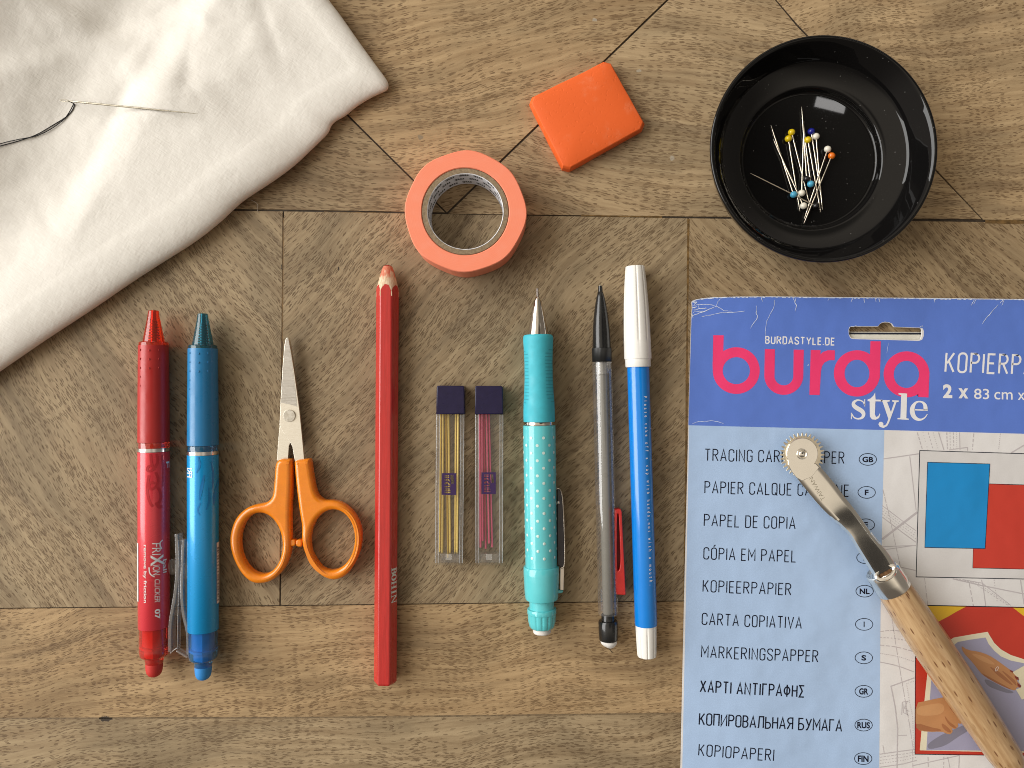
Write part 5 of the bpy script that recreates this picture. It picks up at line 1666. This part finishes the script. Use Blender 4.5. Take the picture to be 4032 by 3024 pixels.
    bf("size_lettering", "83", 1342, 1507, 1220, 1106, 0.02, 0.006, wink, header, C2)
    bf("size_lettering", "cm", 1562, 1762, 1224, 1142, 0.02, 0.004, wink, header, C2)
    bf("size_lettering", "x", 1818, 1895, 1230, 1150, 0.02, 0.004, wink, header, C2)
    c6 = crop(2650, 1700, 2.37); c7 = crop(2650, 2350, 2.4614)
    for txt, cf, a, b, cap, sw in (
        ("TRACING CARBON PAPER", c6, (302, 270), (1595, 297), 107, 8.5), ("PAPIER CALQUE CARBONE", c6, (300, 573), (1637, 605), 107, 8.5), ("PAPEL DE COPIA", c6, (294, 880), (1138, 907), 107, 8.5),
        ("CÓPIA EM PAPEL", c6, (290, 1190), (1143, 1216), 106, 8.5), ("KOPIEERPAPIER", c6, (283, 1495), (1098, 1524), 106, 8.5),
        ("CARTA COPIATIVA", c7, (285, 272), (1242, 307), 109, 9), ("MARKERINGSPAPPER", c7, (279, 590), (1402, 632), 109, 9), ("ΧΑΡΤΙ ΑΝΤΙΓΡΑΦΗΣ", c7, (268, 927), (1268, 972), 109, 11.5),
        ("КОПИРОВАЛЬНАЯ БУМАГА", c7, (258, 1245), (1632, 1305), 109, 11), ("KOPIOPAPERI", c7, (252, 1545), (972, 1590), 109, 9)):
        sc = 2.37 if cf is c6 else 2.4614
        words("language_lettering", txt, cf(*a), cf(*b), cap / sc, sw / sc, black, col, 1.0, 0.25 if "КОПИ" not in txt else 0.2, 0.36)
    for code, cf, (x, y) in (("GB", c6, (1818, 258)), ("F", c6, (1807, 566)), ("E", c6, (1800, 868)), ("P", c6, (1795, 1175)), ("NL", c6, (1788, 1488)), ("I", c7, (1852, 267)), ("S", c7, (1849, 591)), ("GR", c7, (1848, 916)), ("RUS", c7, (1847, 1243)), ("FIN", c7, (1843, 1568))):
        sc = 1.0 if cf is c6 else 1.04
        rx, ry = 84 * sc, 58 * sc
        ob = flat("country_oval", [[cf(*p) for p in ellipse(x, y, rx, ry, 0.01)], [cf(*p) for p in ellipse(x, y, rx - 6.5, ry - 6.5, 0.01)]], 1.0, black, col)
        w = {"I": 9, "F": 36, "S": 44, "E": 38, "P": 40, "GB": 102, "NL": 94, "GR": 86, "RUS": 118, "FIN": 100}[code] * sc
        h = 52 * sc if len(code) < 3 and code != "GR" else 62
        bf("country_code", code, x - w / 2, x + w / 2, y + h / 2, y - h / 2, 0.02, 0.035, black, ob, cf)
    # dressmaking pattern lines printed on the white panel
    c5 = crop(3330, 2300, 2.292)
    pl = []
    def pline(cf, pts, w, dash=None):
        pts = [cf(*p) for p in pts]
        w = w / 2.3
        if dash:
            on_, off_ = dash[0] / 2.3, dash[1] / 2.3
            rs = resample(pts, 1.5); acc = 0; cur = []
            for a, b in zip(rs[:-1], rs[1:]):
                ph = acc % (on_ + off_)
                if ph < on_: cur += [a] if cur else [a]
                if ph >= on_ and cur:
                    if len(cur) > 1: pl.append((cur, w))
                    cur = []
                acc += math.hypot(b[0] - a[0], b[1] - a[1])
            if len(cur) > 1: pl.append((cur, w))
        else: pl.append((pts, w))
    for x0, x1, w, d in ((418, 466, 7, (34, 7)), (470, 515, 6, (10, 16)), (517, 562, 6, (22, 10)), (562, 610, 5, (12, 8)), (612, 660, 9, None), (686, 692, 8, (26, 6)), (715, 718, 6, (16, 10)), (745, 750, 6, (26, 8)), (773, 778, 5, (10, 7)), (802, 806, 7, None), (930, 918, 8, (36, 9)), (1172, 1156, 6, (14, 5))):
        pline(c4, [(x0, 52 if x0 < 900 else 62), (x1, 212)], w, d)
    pline(c4, [(705, 210), (875, 188), (875, 218)], 9); pline(c4, [(1270, 238), (1387, 168)], 12)
    pline(c4, [(112, 292), (440, 245)], 9); pline(c4, [(350, 268), (408, 760)], 7); pline(c4, [(100, 1022), (420, 775)], 20)
    for o_, d, w in ((0, None, 7), (24, (14, 10), 5), (48, (20, 9), 5), (74, (14, 9), 5), (104, None, 8)):
        pline(c4, [(100, 715 + o_), (290, 860 + o_ * 1.0), (408, 945 + o_)], w, d)
    pline(c4, [(106, 570), (170, 830), (265, 1270)], 6, (60, 6)); pline(c4, [(105, 1088), (407, 1078)], 7); pline(c4, [(110, 1118), (407, 1076)], 6); pline(c4, [(215, 1262), (405, 1305)], 8)
    for o_, d, w in ((0, None, 10), (30, (24, 10), 5), (58, (16, 9), 5), (90, None, 7)):
        pline(c4, [(740 + o_, 1378 + o_ * 0.1), (900 + o_ * 1.2, 1420), (1240 + o_ * .3, 1630 - o_ * 0.1)], w, d) if o_ else pline(c4, [(740, 1380), (1000, 1440), (1387, 1518)], 10)
    pline(c4, [(890, 1420), (905, 1500), (928, 1630)], 8, (50, 12)); pline(c4, [(1000, 1388), (1015, 1440), (1040, 1630)], 8); pline(c4, [(1115, 1388), (1145, 1600)], 6, (14, 9)); pline(c4, [(1355, 1390), (1387, 1610)], 9); pline(c4, [(485, 1372), (515, 1625)], 5, (60, 8))
    pline(c5, [(410, 270), (460, 600), (520, 960), (580, 1300), (610, 1500)], 5, (90, 6))
    for a, b, cc_, w, d in (((308, 430), (500, 425), None, 7, (40, 6)), ((308, 482), (580, 520), None, 7, (20, 12)), ((308, 550), (615, 610), None, 8, (40, 12)), ((308, 625), (615, 700), None, 6, (14, 5)), ((308, 703), (615, 792), None, 8, None)):
        mx = ((a[0] + b[0]) / 2, (a[1] + b[1]) / 2 - 14)
        pline(c5, smooth_line([a, mx, b], 2), w, d)
    pline(c5, [(618, 846), (408, 922), (445, 1100), (468, 1300), (465, 1500), (462, 1659)], 10); pline(c5, [(615, 875), (548, 900), (575, 1060), (605, 1200), (610, 1480)], 7, (9, 7))
    pline(c5, [(475, 1366), (550, 1364)], 6); pline(c5, [(335, 1455), (348, 1535)], 6)
    for o_, d, w in ((0, None, 8), (28, (26, 8), 5), (56, (18, 9), 5), (84, (14, 9), 5), (118, None, 8)):
        pline(c5, [(306, 1535 + o_), (520, 1505 + o_), (640, 1490 + o_ * 0.85)], w, d)
    pline(c5, [(600, 1640), (1030, 1545)], 8); pline(c5, [(742, 1560), (745, 1659)], 7, (40, 12)); pline(c5, [(885, 1560), (882, 1659)], 7, (28, 14)); pline(c5, [(1025, 1545), (1020, 1659)], 8); pline(c5, [(920, 1560), (940, 1659)], 5); pline(c5, [(1335, 1565), (1340, 1659)], 5); pline(c5, [(602, 1500), (606, 1659)], 5, (50, 6))
    for pts in ([(510, 1065), (565, 1055)], [(510, 1065), (505, 1180)], [(525, 1080), (520, 1160), (570, 1185)], [(540, 1060), (545, 1170)], [(555, 1060), (530, 1120), (572, 1150)]): pline(c5, pts, 6)
    vs, fs = [], []
    z = ZP + LAYER
    for i, (pts, w) in enumerate(pl):
        v, f = ribbon(pts, w); b = len(vs)
        for p in v: vs.append(PX(p.x, p.y, z + 4e-7 * (i % 7)))
        fs += [tuple(b + k for k in q) for q in f]
    mlink("pattern_lines", pymesh("pl", vs, fs), grey, front)
    # frame with the two sheets
    def inset(quad, d):
        cx = sum(p[0] for p in quad) / 4; cy = sum(p[1] for p in quad) / 4
        return [(p[0] + (d if p[0] < cx else -d), p[1] + (d if p[1] < cy else -d)) for p in quad]
    def framed(nm, quad, cf, lay, m, lw, par):
        o = flat(nm + "_outline", [[cf(*p) for p in quad]], lay, black, par)
        return flat(nm, [[cf(*p) for p in inset(quad, lw)]], lay + 1, m, par)
    card = framed("swatch_frame", [(438, 213), (2060, 262), (2020, 1398), (405, 1366)], c4, 2, paper("swatch_ground", (0.66, 0.64, 0.63)), 7, front)
    framed("red_swatch", [(1070, 515), (1900, 540), (1880, 1305), (920, 1283)], c4, 4, paper("swatch_red", (0.58, 0.045, 0.024)), 4, front) if False else None
    flat("red_swatch_outline", [[c4(*p) for p in [(940, 512), (1900, 541), (1880, 1306), (920, 1284)]]], 4, black, card)
    flat("red_swatch", [[c4(*p) for p in [(944, 518), (1896, 546), (1876, 1301), (924, 1279)]]], 5, paper("swatch_red", (0.56, 0.042, 0.024)), card)
    flat("blue_swatch_outline", [[c4(*p) for p in [(510, 320), (1080, 336), (1037, 1109), (485, 1098)]]], 6, black, card)
    flat("blue_swatch", [[c4(*p) for p in [(515, 325), (1075, 341), (1032, 1104), (490, 1093)]]], 7, paper("swatch_blue", (0.004, 0.250, 0.60)), card)
    # the printed picture
    pic = flat("printed_picture_outline", [[c5(*p) for p in [(628, 186), (2000, 214), (2000, 1556), (622, 1538)]]], 2, black, front)
    flat("picture_red", [[c5(*p) for p in [(634, 194), (1994, 222), (1994, 1549), (629, 1531)]]], 3, paper("picture_red", (0.52, 0.036, 0.018)), pic)
    yel = paper("picture_yellow", (0.76, 0.47, 0.020))
    flat("picture_yellow", [[c5(*p) for p in [(634, 194), (1085, 204)] + [(1000, 248), (930, 290), (860, 326), (760, 390), (690, 450), (632, 520)]]], 4, yel, pic)
    flat("picture_yellow", [[c5(*p) for p in [(1510, 213), (1994, 222), (1994, 560), (1850, 470), (1700, 360), (1609, 290)]]], 4, yel, pic)
    flat("picture_pattern_border", [[c5(*p) for p in [(668, 1500), (700, 1150), (745, 730), (790, 620), (900, 530), (975, 482), (1130, 455), (1282, 430), (1300, 465), (1340, 530), (1400, 588), (1490, 640), (1609, 678), (1994, 740), (1994, 1530)]]], 4, paper("picture_cream", (0.76, 0.70, 0.52)), pic)
    flat("picture_cloth", [[c5(*p) for p in [(728, 1498), (750, 1150), (778, 790), (830, 690), (920, 600), (1012, 522), (1130, 500), (1262, 482), (1290, 540), (1340, 600), (1400, 652), (1490, 690), (1609, 714), (1994, 780), (1994, 1510)]]], 5, paper("picture_lavender", (0.34, 0.33, 0.46)), pic)
    shade = paper("picture_grey", (0.21, 0.20, 0.26))
    flat("picture_cast_shade", [[c5(*p) for p in smooth_loop([(740, 1440), (860, 1360), (980, 1310), (1090, 1260), (1130, 1310), (1010, 1380), (900, 1460), (770, 1490), (738, 1480)], 2)]], 6, shade, pic)
    flat("picture_cast_shade", [[c5(*p) for p in smooth_loop([(1240, 850), (1330, 880), (1430, 940), (1530, 975), (1480, 990), (1380, 960), (1280, 920)], 2)]], 6, shade, pic)
    sk1 = paper("picture_skin", (0.50, 0.235, 0.095)); sk2 = paper("picture_skin_deep", (0.36, 0.140, 0.055)); sk3 = paper("picture_skin_pale", (0.58, 0.30, 0.13)); nail = paper("picture_nail", (0.22, 0.030, 0.020))
    h1 = [(1040, 552), (1100, 595), (1200, 608), (1290, 640), (1370, 690), (1430, 735), (1500, 785), (1560, 838), (1566, 862), (1540, 868), (1584, 918), (1575, 936), (1545, 930), (1528, 962), (1490, 952), (1420, 920), (1330, 860), (1260, 838), (1215, 800), (1140, 700), (1060, 620)]
    flat("picture_hand", [[c5(*p) for p in smooth_loop(h1, 1)]], 7, sk1, pic)
    for pts in ([(1290, 735), (1370, 780), (1440, 835), (1510, 905), (1500, 915), (1420, 860), (1350, 805)], [(1400, 770), (1470, 820), (1535, 875), (1545, 925), (1500, 880), (1440, 820)], [(1215, 795), (1300, 840), (1400, 895), (1500, 950), (1480, 950), (1380, 905), (1270, 845)]):
        flat("picture_hand_tone", [[c5(*p) for p in smooth_loop(pts, 1)]], 8, sk2, pic)
    flat("picture_hand_tone", [[c5(*p) for p in smooth_loop([(1120, 620), (1220, 640), (1300, 680), (1360, 730), (1290, 720), (1200, 680)], 2)]], 8, sk3, pic)
    for pts in ([(1520, 825), (1560, 842), (1562, 864), (1538, 860)], [(1548, 890), (1584, 918), (1574, 934), (1552, 920)], [(1478, 770), (1508, 785), (1510, 800), (1488, 792)]): flat("picture_nail", [[c5(*p) for p in pts]], 9, nail, pic)
    flat("picture_ring", [[c5(*p) for p in ellipse(1364, 765, 12, 24, 0.5)], [c5(*p) for p in ellipse(1364, 765, 8, 19, 0.5)]], 9, wink, pic)
    h2 = [(630, 1072), (720, 1055), (830, 1030), (920, 1015), (960, 1060), (1040, 1140), (1085, 1240), (1040, 1262), (1008, 1255), (1018, 1285), (985, 1310), (955, 1298), (968, 1330), (945, 1356), (910, 1350), (868, 1330), (740, 1335), (632, 1312)]
    flat("picture_hand", [[c5(*p) for p in smooth_loop(h2, 1)]], 7, sk1, pic)
    for pts in ([(925, 1100), (980, 1170), (1040, 1240), (1085, 1240), (1040, 1150), (960, 1065)], [(890, 1180), (930, 1240), (1000, 1290), (985, 1305), (930, 1270), (900, 1220)], [(860, 1250), (910, 1280), (955, 1330), (940, 1345), (880, 1310)], [(640, 1250), (760, 1290), (860, 1310), (860, 1328), (740, 1330), (634, 1308)]):
        flat("picture_hand_tone", [[c5(*p) for p in smooth_loop(pts, 1)]], 8, sk2, pic)
    flat("picture_hand_tone", [[c5(*p) for p in smooth_loop([(640, 1110), (760, 1085), (870, 1070), (900, 1130), (850, 1180), (720, 1190), (640, 1180)], 2)]], 8, sk3, pic)
    flat("picture_card", [[c5(*p) for p in [(1505, 795), (1620, 730), (1760, 960), (1590, 1042), (1535, 950), (1578, 935), (1586, 918), (1560, 880), (1566, 858)]]], 9, paper("picture_card", (0.72, 0.65, 0.46)), pic)
    # handling wear: white cracks in the printed layer along the top and the corner
    cr = []
    def crack(pts, w):
        pts = smooth_line(pts, 2)
        pts = [(x + random.uniform(-3, 3), y + random.uniform(-3, 3)) for x, y in pts]
        cr.append(([B(*p) for p in pts], w / 2.7653))
    crack([(912, 200), (900, 280), (930, 330), (870, 400), (845, 450)], 9); crack([(1102, 140), (1108, 200), (1050, 310), (1008, 400), (1005, 540)], 7)
    crack([(1305, 118), (1325, 160), (1348, 205), (1325, 265)], 9); crack([(1340, 118), (1330, 160)], 7); crack([(960, 118), (975, 158)], 8)
    crack([(220, 200), (300, 185), (420, 190), (500, 220), (560, 260), (640, 262)], 9); crack([(215, 310), (300, 280), (400, 240), (450, 220)], 11); crack([(230, 250), (310, 232), (370, 230)], 14); crack([(310, 325), (420, 300), (520, 280), (650, 275), (780, 262)], 9)
    crack([(225, 275), (290, 262), (330, 262)], 9); crack([(285, 200), (290, 235)], 6); crack([(470, 215), (490, 160), (515, 128)], 6); crack([(222, 165), (270, 160), (240, 185)], 16); crack([(218, 225), (260, 215)], 16); crack([(212, 290), (225, 330)], 12)
    crack([(218, 1490), (262, 1470), (360, 1462), (450, 1455), (555, 1490)], 7); crack([(1700, 130), (1685, 150)], 6); crack([(1955, 122), (1938, 165)], 8)
    for x in (2200, 2240, 2840): crack([(x, 124), (x + 12, 165)], 8)
    crack([(2080, 118), (2085, 168)], 9); crack([(3285, 130), (3260, 180), (3245, 200)], 9); crack([(3300, 130), (3275, 185)], 7); crack([(3600, 135), (3560, 180)], 9)
    crack([(3540, 190), (3470, 270), (3400, 350), (3365, 405)], 9); crack([(3610, 135), (3580, 200)], 7); crack([(2345, 610), (2330, 720)], 5)
    crack([(2712, 440), (2720, 420), (2690, 434)], 8); crack([(1930, 435), (1955, 428), (2000, 424)], 8); crack([(2310, 374), (2308, 384)], 10); crack([(1476, 840), (1468, 860)], 9)
    # scuffed white rim all along the top edge
    rim = [B(220 + (3900 - 220) * i / 160, 0) for i in range(161)]
    def topy(x):
        px = (x - 2650) * 2.7653
        ks = [(220, 150), (265, 134), (345, 121), (455, 112), (700, 106), (1100, 105), (2000, 114), (2800, 123), (4000, 134)]
        for (a, ya), (b, yb) in zip(ks[:-1], ks[1:]):
            if a <= px <= b: return ya + (yb - ya) * (px - a) / (b - a)
        return 140
    ncr = len(cr)
    for i in range(160):
        if random.random() < 0.75:
            x0 = rim[i][0]; x1 = rim[i + 1][0]
            w = random.uniform(5, 15)
            cr.append(([(x0, B(0, topy(x0) + w * .4)[1]), (x1, B(0, topy(x1) + w * .4)[1])], w / 2.7653))
    worn = mat("worn_paper", (0.62, 0.68, 0.82), 0.8, var=0.15, vscale=900)
    def wear(nm, items):
        vs, fs = [], []
        for i, (pts, w) in enumerate(items):
            n = len(pts)
            wd = [0.72 * w * (0.35 + 0.65 * math.sin(PI * (k + 0.7) / (n + 0.4))) * random.uniform(0.6, 1.2) for k in range(n)] if n > 2 else [w] * n
            v, f = ribbon(pts, w, wd); b = len(vs)
            for p in v: vs.append(PX(p.x, p.y, ZP + LAYER * 3 + 4e-7 * (i % 9)))
            fs += [tuple(b + k for k in q) for q in f]
        mlink(nm, pymesh("cr", vs, fs), worn, header)
    for c_ in cr[:ncr]: wear("crease_mark", [c_])
    wear("worn_rim", cr[ncr:])
build_package()

# ================================================================ TRACING WHEEL
def build_wheel():
    cw = crop(3000, 1650, 2.2117)
    zt = ZP + 0.0003
    steel = mat("nickel_plate", (0.95, 0.915, 0.84), 0.15, 1.0, var=0.02, vscale=120, bump=0.0, rvar=0.03)
    c = cw(352, 305)
    base = thing("tracing_wheel", PX(*c, zt), "toothed metal tracing wheel with a turned wooden handle, lying on the blue packet", "tracing wheel")
    # toothed disc
    zw = zt + 0.0048
    teeth = 32
    loop = []
    Ro, Rr = 196, 166
    for i in range(teeth):
        a0 = 2 * PI * i / teeth
        for f, r in ((-0.30, Rr), (-0.13, Ro - 5), (0.0, Ro), (0.13, Ro - 5), (0.30, Rr), (0.5, Rr - 4)):
            a = a0 + f * 2 * PI / teeth
            loop.append(cw(352 + r * math.cos(a), 312 + r * math.sin(a)))
    dull = mat("wheel_steel", (0.88, 0.80, 0.64), 0.34, 1.0, var=0.10, vscale=500)
    plate("toothed_wheel", [loop], zw - 0.0006, zw, dull, base, bevel=0.0001, smooth=False)
    # strap: a bent metal strip, lofted through its centre line with width and height
    def strap_part():
        # left edge, right edge (photo crop units) and heights
        L = [(245, 440), (310, 520), (345, 565), (430, 670), (520, 775), (620, 870), (700, 945), (765, 1010), (810, 1090), (870, 1190), (930, 1290), (985, 1375)]
        R = [(470, 385), (520, 430), (560, 475), (640, 570), (720, 680), (790, 765), (850, 845), (910, 930), (970, 1010), (1040, 1090), (1110, 1180), (1165, 1275)]
        H = [0.0054, 0.0054, 0.0054, 0.0055, 0.0057, 0.0061, 0.0070, 0.0082, 0.0094, 0.0106, 0.0118, 0.0127]
        rows = []
        LL = smooth_line([(*l, h) for l, h in zip(L, H)], 2); RR = smooth_line([(*r, h) for r, h in zip(R, H)], 2)
        M = 10
        n = len(LL)
        vs, fs = [], []
        for i in range(n):
            l, r = LL[i], RR[i]
            f = i / (n - 1)
            for k in range(M + 1):
                u = k / M
                x, y = l[0] + (r[0] - l[0]) * u, l[1] + (r[1] - l[1]) * u
                # edges fold down, deeper towards the ferrule
                e = abs(2 * u - 1)
                z = zt + l[2] - (0.0004 + 0.0008 * f) * max(0, (e - 0.75) / 0.25) ** 2 - 0.0001 * e * e
                vs.append(PX(*cw(x, y), z))
        for i in range(n - 1):
            for k in range(M):
                fs.append((i * (M + 1) + k, (i + 1) * (M + 1) + k, (i + 1) * (M + 1) + k + 1, i * (M + 1) + k + 1))
        # underside for thickness
        b = len(vs)
        vs += [v - Vector((0, 0, 0.0009)) for v in vs[:b]]
        top = list(fs)
        fs += [tuple(b + k for k in f)[::-1] for f in top]
        for i in range(n - 1):
            a0, a1 = i * (M + 1), (i + 1) * (M + 1)
            fs.append((a0, b + a0, b + a1, a1)); fs.append((a0 + M, a1 + M, b + a1 + M, b + a0 + M))
        return pymesh("strap", vs, fs)
    me = strap_part()
    bm = bmesh.new(); bm.from_mesh(me); bmesh.ops.recalc_face_normals(bm, faces=bm.faces[:]); bm.to_mesh(me); bm.free()
    strap = link("shank", me, steel, base, True, 45)
    # round cheek over the wheel, one outline with the root of the strap
    cheek = [(352 + 137 * math.cos(a), 302 + 137 * math.sin(a)) for a in [math.radians(x) for x in range(38, -205, -6)]] + [(232, 402), (262, 462), (300, 510), (350, 540), (440, 500), (500, 420), (470, 388)]
    plate("cheek", [[cw(*p) for p in cheek]], zt + 0.0049, zt + 0.00548, steel, base, bevel=0.0002, smooth=False)
    # stamped word on the strap
    ra = math.radians(59)
    A, Bp = (452, 508), (562, 700)
    dx, dy = Bp[0] - A[0], Bp[1] - A[1]; L_ = math.hypot(dx, dy); dx /= L_; dy /= L_
    bvh = BVHTree.FromPolygons([v.co + base.location for v in strap.data.vertices], [tuple(p.vertices) for p in strap.data.polygons])
    def onstrap(x, y):
        # x along from the lower end to the upper end (text reads upwards), y = letter height to the left
        X = Bp[0] - dx * x - dy * -y * -1; Y_ = Bp[1] - dy * x + dx * -y
        X = Bp[0] - dx * x - (dy) * y * 1.0; Y_ = Bp[1] - dy * x + dx * y * 1.0
        p = PX(*cw(X, Y_), zt + 0.0065)
        h = bvh.ray_cast(Vector((p.x, p.y, 0.05)), Vector((0, 0, -1)))
        z = h[0].z if h[0] is not None else zt + 0.006
        p.z = z + 0.00004
        return p
    # letters stand with their feet towards the upper right edge
    me = fit_text("TAIWAN", lambda x, y: onstrap(x, y), 0, L_, 0, 36, -0.012, 1)
    link("stamped_lettering", me, mat("stamp_shadow", (0.58, 0.54, 0.44), 0.35, 1.0), strap, False)
    # rivet
    rv = plate("rivet", [[cw(*p) for p in ellipse(352, 305, 47, 47)], [cw(*p) for p in ellipse(352, 305, 36, 36)]], zt + 0.0050, zt + 0.0060, steel, base, bevel=0.0002, angle=60)
    bm = bmesh.new(); bmesh.ops.create_uvsphere(bm, u_segments=24, v_segments=12, radius=1)
    pc = PX(*cw(352, 305), zt + 0.0054)
    for v in bm.verts: v.co = pc + Vector((v.co.x * 33 / 2.2117 * S, v.co.y * 33 / 2.2117 * S, v.co.z * 0.0007))
    me = bpy.data.meshes.new("dome"); bm.to_mesh(me); bm.free()
    link("rivet_head", me, steel, rv, True, 180)
    # ferrule and handle, turned about one axis
    ch = crop(3330, 2300, 2.292)
    p0 = cw(1060, 1345)
    p1 = (3985 + 8, 3030)
    rpx = 73
    z = zt
    for _ in range(5): z = zt + rpx * K(z)
    A = PX(*p0, z); Bw = PX(*p1, z)
    d = (Bw - A).normalized(); side = Vector((-d.y, d.x, 0)); up = Vector((0, 0, 1))
    k = K(z); Ltot = (Bw - A).length
    def turned(nm, prof, m, seg=64, caps=True, angle=40):
        vs, fs = [], []
        for (s, r) in prof:
            cpt = A + d * s
            for i in range(seg):
                t = 2 * PI * i / seg
                vs.append(cpt + side * (r * k * math.sin(t)) + up * (r * k * math.cos(t)))
        n = len(prof)
        for j in range(n - 1):
            for i in range(seg):
                i2 = (i + 1) % seg; fs.append((j * seg + i, (j + 1) * seg + i, (j + 1) * seg + i2, j * seg + i2))
        if caps: fs.append(tuple(range(seg))); fs.append(tuple((n - 1) * seg + i for i in range(seg))[::-1])
        me = pymesh(nm, vs, fs)
        bm = bmesh.new(); bm.from_mesh(me); bmesh.ops.recalc_face_normals(bm, faces=bm.faces[:]); bm.to_mesh(me); bm.free()
        return link(nm, me, m, base, True, angle)
    mm = 0.001
    turned("ferrule", [(-1.0 * mm, 48), (-1.6 * mm, 54), (-1.7 * mm, 60), (-1.2 * mm, 64.5), (0.2 * mm, 66), (3.5 * mm, 66.5), (7.2 * mm, 67), (7.4 * mm, 66), (7.4 * mm, 62)], steel)
    # the dark mouth where the strap enters
    vs = [A + d * (-1.75 * mm) + side * (44 * k * math.sin(t)) + up * (44 * k * math.cos(t)) for t in (2 * PI * i / 32 for i in range(32))]
    lz = zt + 0.0126
    loop = [PX(*cw(*p), lz + 0.0012 * math.sin(2 * PI * i / 40)) for i, p in enumerate(ellipse(1076, 1338, 88, 50, -0.52, 40))]
    lp = link("shank_loop", tube_mesh(loop + [loop[0]], 0.0009, 10), steel, base)
    plate("loop_core", [[cw(*p) for p in ellipse(1080, 1352, 70, 36, -0.52)]], lz - 0.0016, lz - 0.0002, mat("loop_wood", (0.17, 0.085, 0.035), 0.6, var=0.3, vscale=900), lp)
    m, t, out = newmat("beech_handle")
    tc = t.n('ShaderNodeTexCoord').outputs['Object']
    ang = math.atan2(d.y, d.x)
    rot = t.n('ShaderNodeVectorRotate', rotation_type='Z_AXIS'); t.set(rot.inputs['Vector'], tc); rot.inputs['Angle'].default_value = -ang
    g = t.noise(t.vscale(rot.outputs[0], (60, 700, 700)), 1, 4, 0.6)
    vo = t.n('ShaderNodeTexVoronoi', feature='F1'); t.set(vo.inputs['Vector'], t.vscale(rot.outputs[0], (170, 900, 900))); vo.inputs['Scale'].default_value = 1
    cs = t.n('ShaderNodeSeparateColor', {'Color': vo.outputs['Color']})
    fl = t.math('MULTIPLY', t.rng(vo.outputs['Distance'], 0.16, 0.34, 1, 0), t.rng(cs.outputs[0], 0.40, 0.60))
    bl = t.noise(t.vscale(rot.outputs[0], (40, 160, 160)), 1, 3)
    colr = t.mix(t.rng(g, 0.3, 0.7), lin((0.36, 0.210, 0.095)), lin((0.54, 0.36, 0.19)))
    colr = t.mix(t.rng(bl, 0.45, 0.7, 0, 0.35), colr, lin((0.38, 0.20, 0.085)))
    colr = t.mix(t.math('MULTIPLY', fl, 0.92), colr, lin((0.16, 0.065, 0.024)))
    pr = t.n('ShaderNodeBsdfPrincipled', {'Base Color': colr, 'Roughness': 0.32}); pr.inputs['Coat Weight'].default_value = 0.5; pr.inputs['Coat Roughness'].default_value = 0.12
    b = t.n('ShaderNodeBump', {'Height': t.math('SUBTRACT', g, fl)}); b.inputs['Strength'].default_value = 0.2; b.inputs['Distance'].default_value = 0.0002
    t.set(pr.inputs['Normal'], b.outputs[0]); t.set(out.inputs[0], pr.outputs[0])
    E = Ltot / mm
    turned("wooden_handle", [(7.0 * mm, 58), (7.5 * mm, 64), (9 * mm, 66.5), (20 * mm, 71), (35 * mm, 74), (50 * mm, 73.5), (65 * mm, 70), ((E - 8) * mm, 64), ((E - 4) * mm, 59), ((E - 2) * mm, 52), ((E - 0.6) * mm, 38), (E * mm, 20), ((E + .1) * mm, 4)], m)
build_wheel()

def fibre(pts, r, m, label):
    o = link("stray_fibre", tube_mesh([PX(x, y, z) for x, y, z in smooth_line(pts, 2)], r, 6), m, None)
    tag(o, label, "fibre")
fibre([(2393, 2545, .0006), (2402, 2560, .0003), (2412, 2571, .0004)], 0.00011, mat("dark_hair", (0.03, 0.02, 0.015), 0.7), "tiny dark hair beside the worn white eraser of the clear pencil")
fibre([(990, 788, .0004), (1008, 797, .0012), (1017, 808, .0006), (1012, 826, .0003), (1018, 838, .0003)], 0.00010, mat("pale_lint", (0.45, 0.40, 0.33), 0.9), "short pale lint fibre on the wood below the folded white cloth")
# every object outside the frame of named parts has been tagged above
for o in bpy.data.objects:
    if o.type == 'LIGHT' or o.type == 'CAMERA': continue
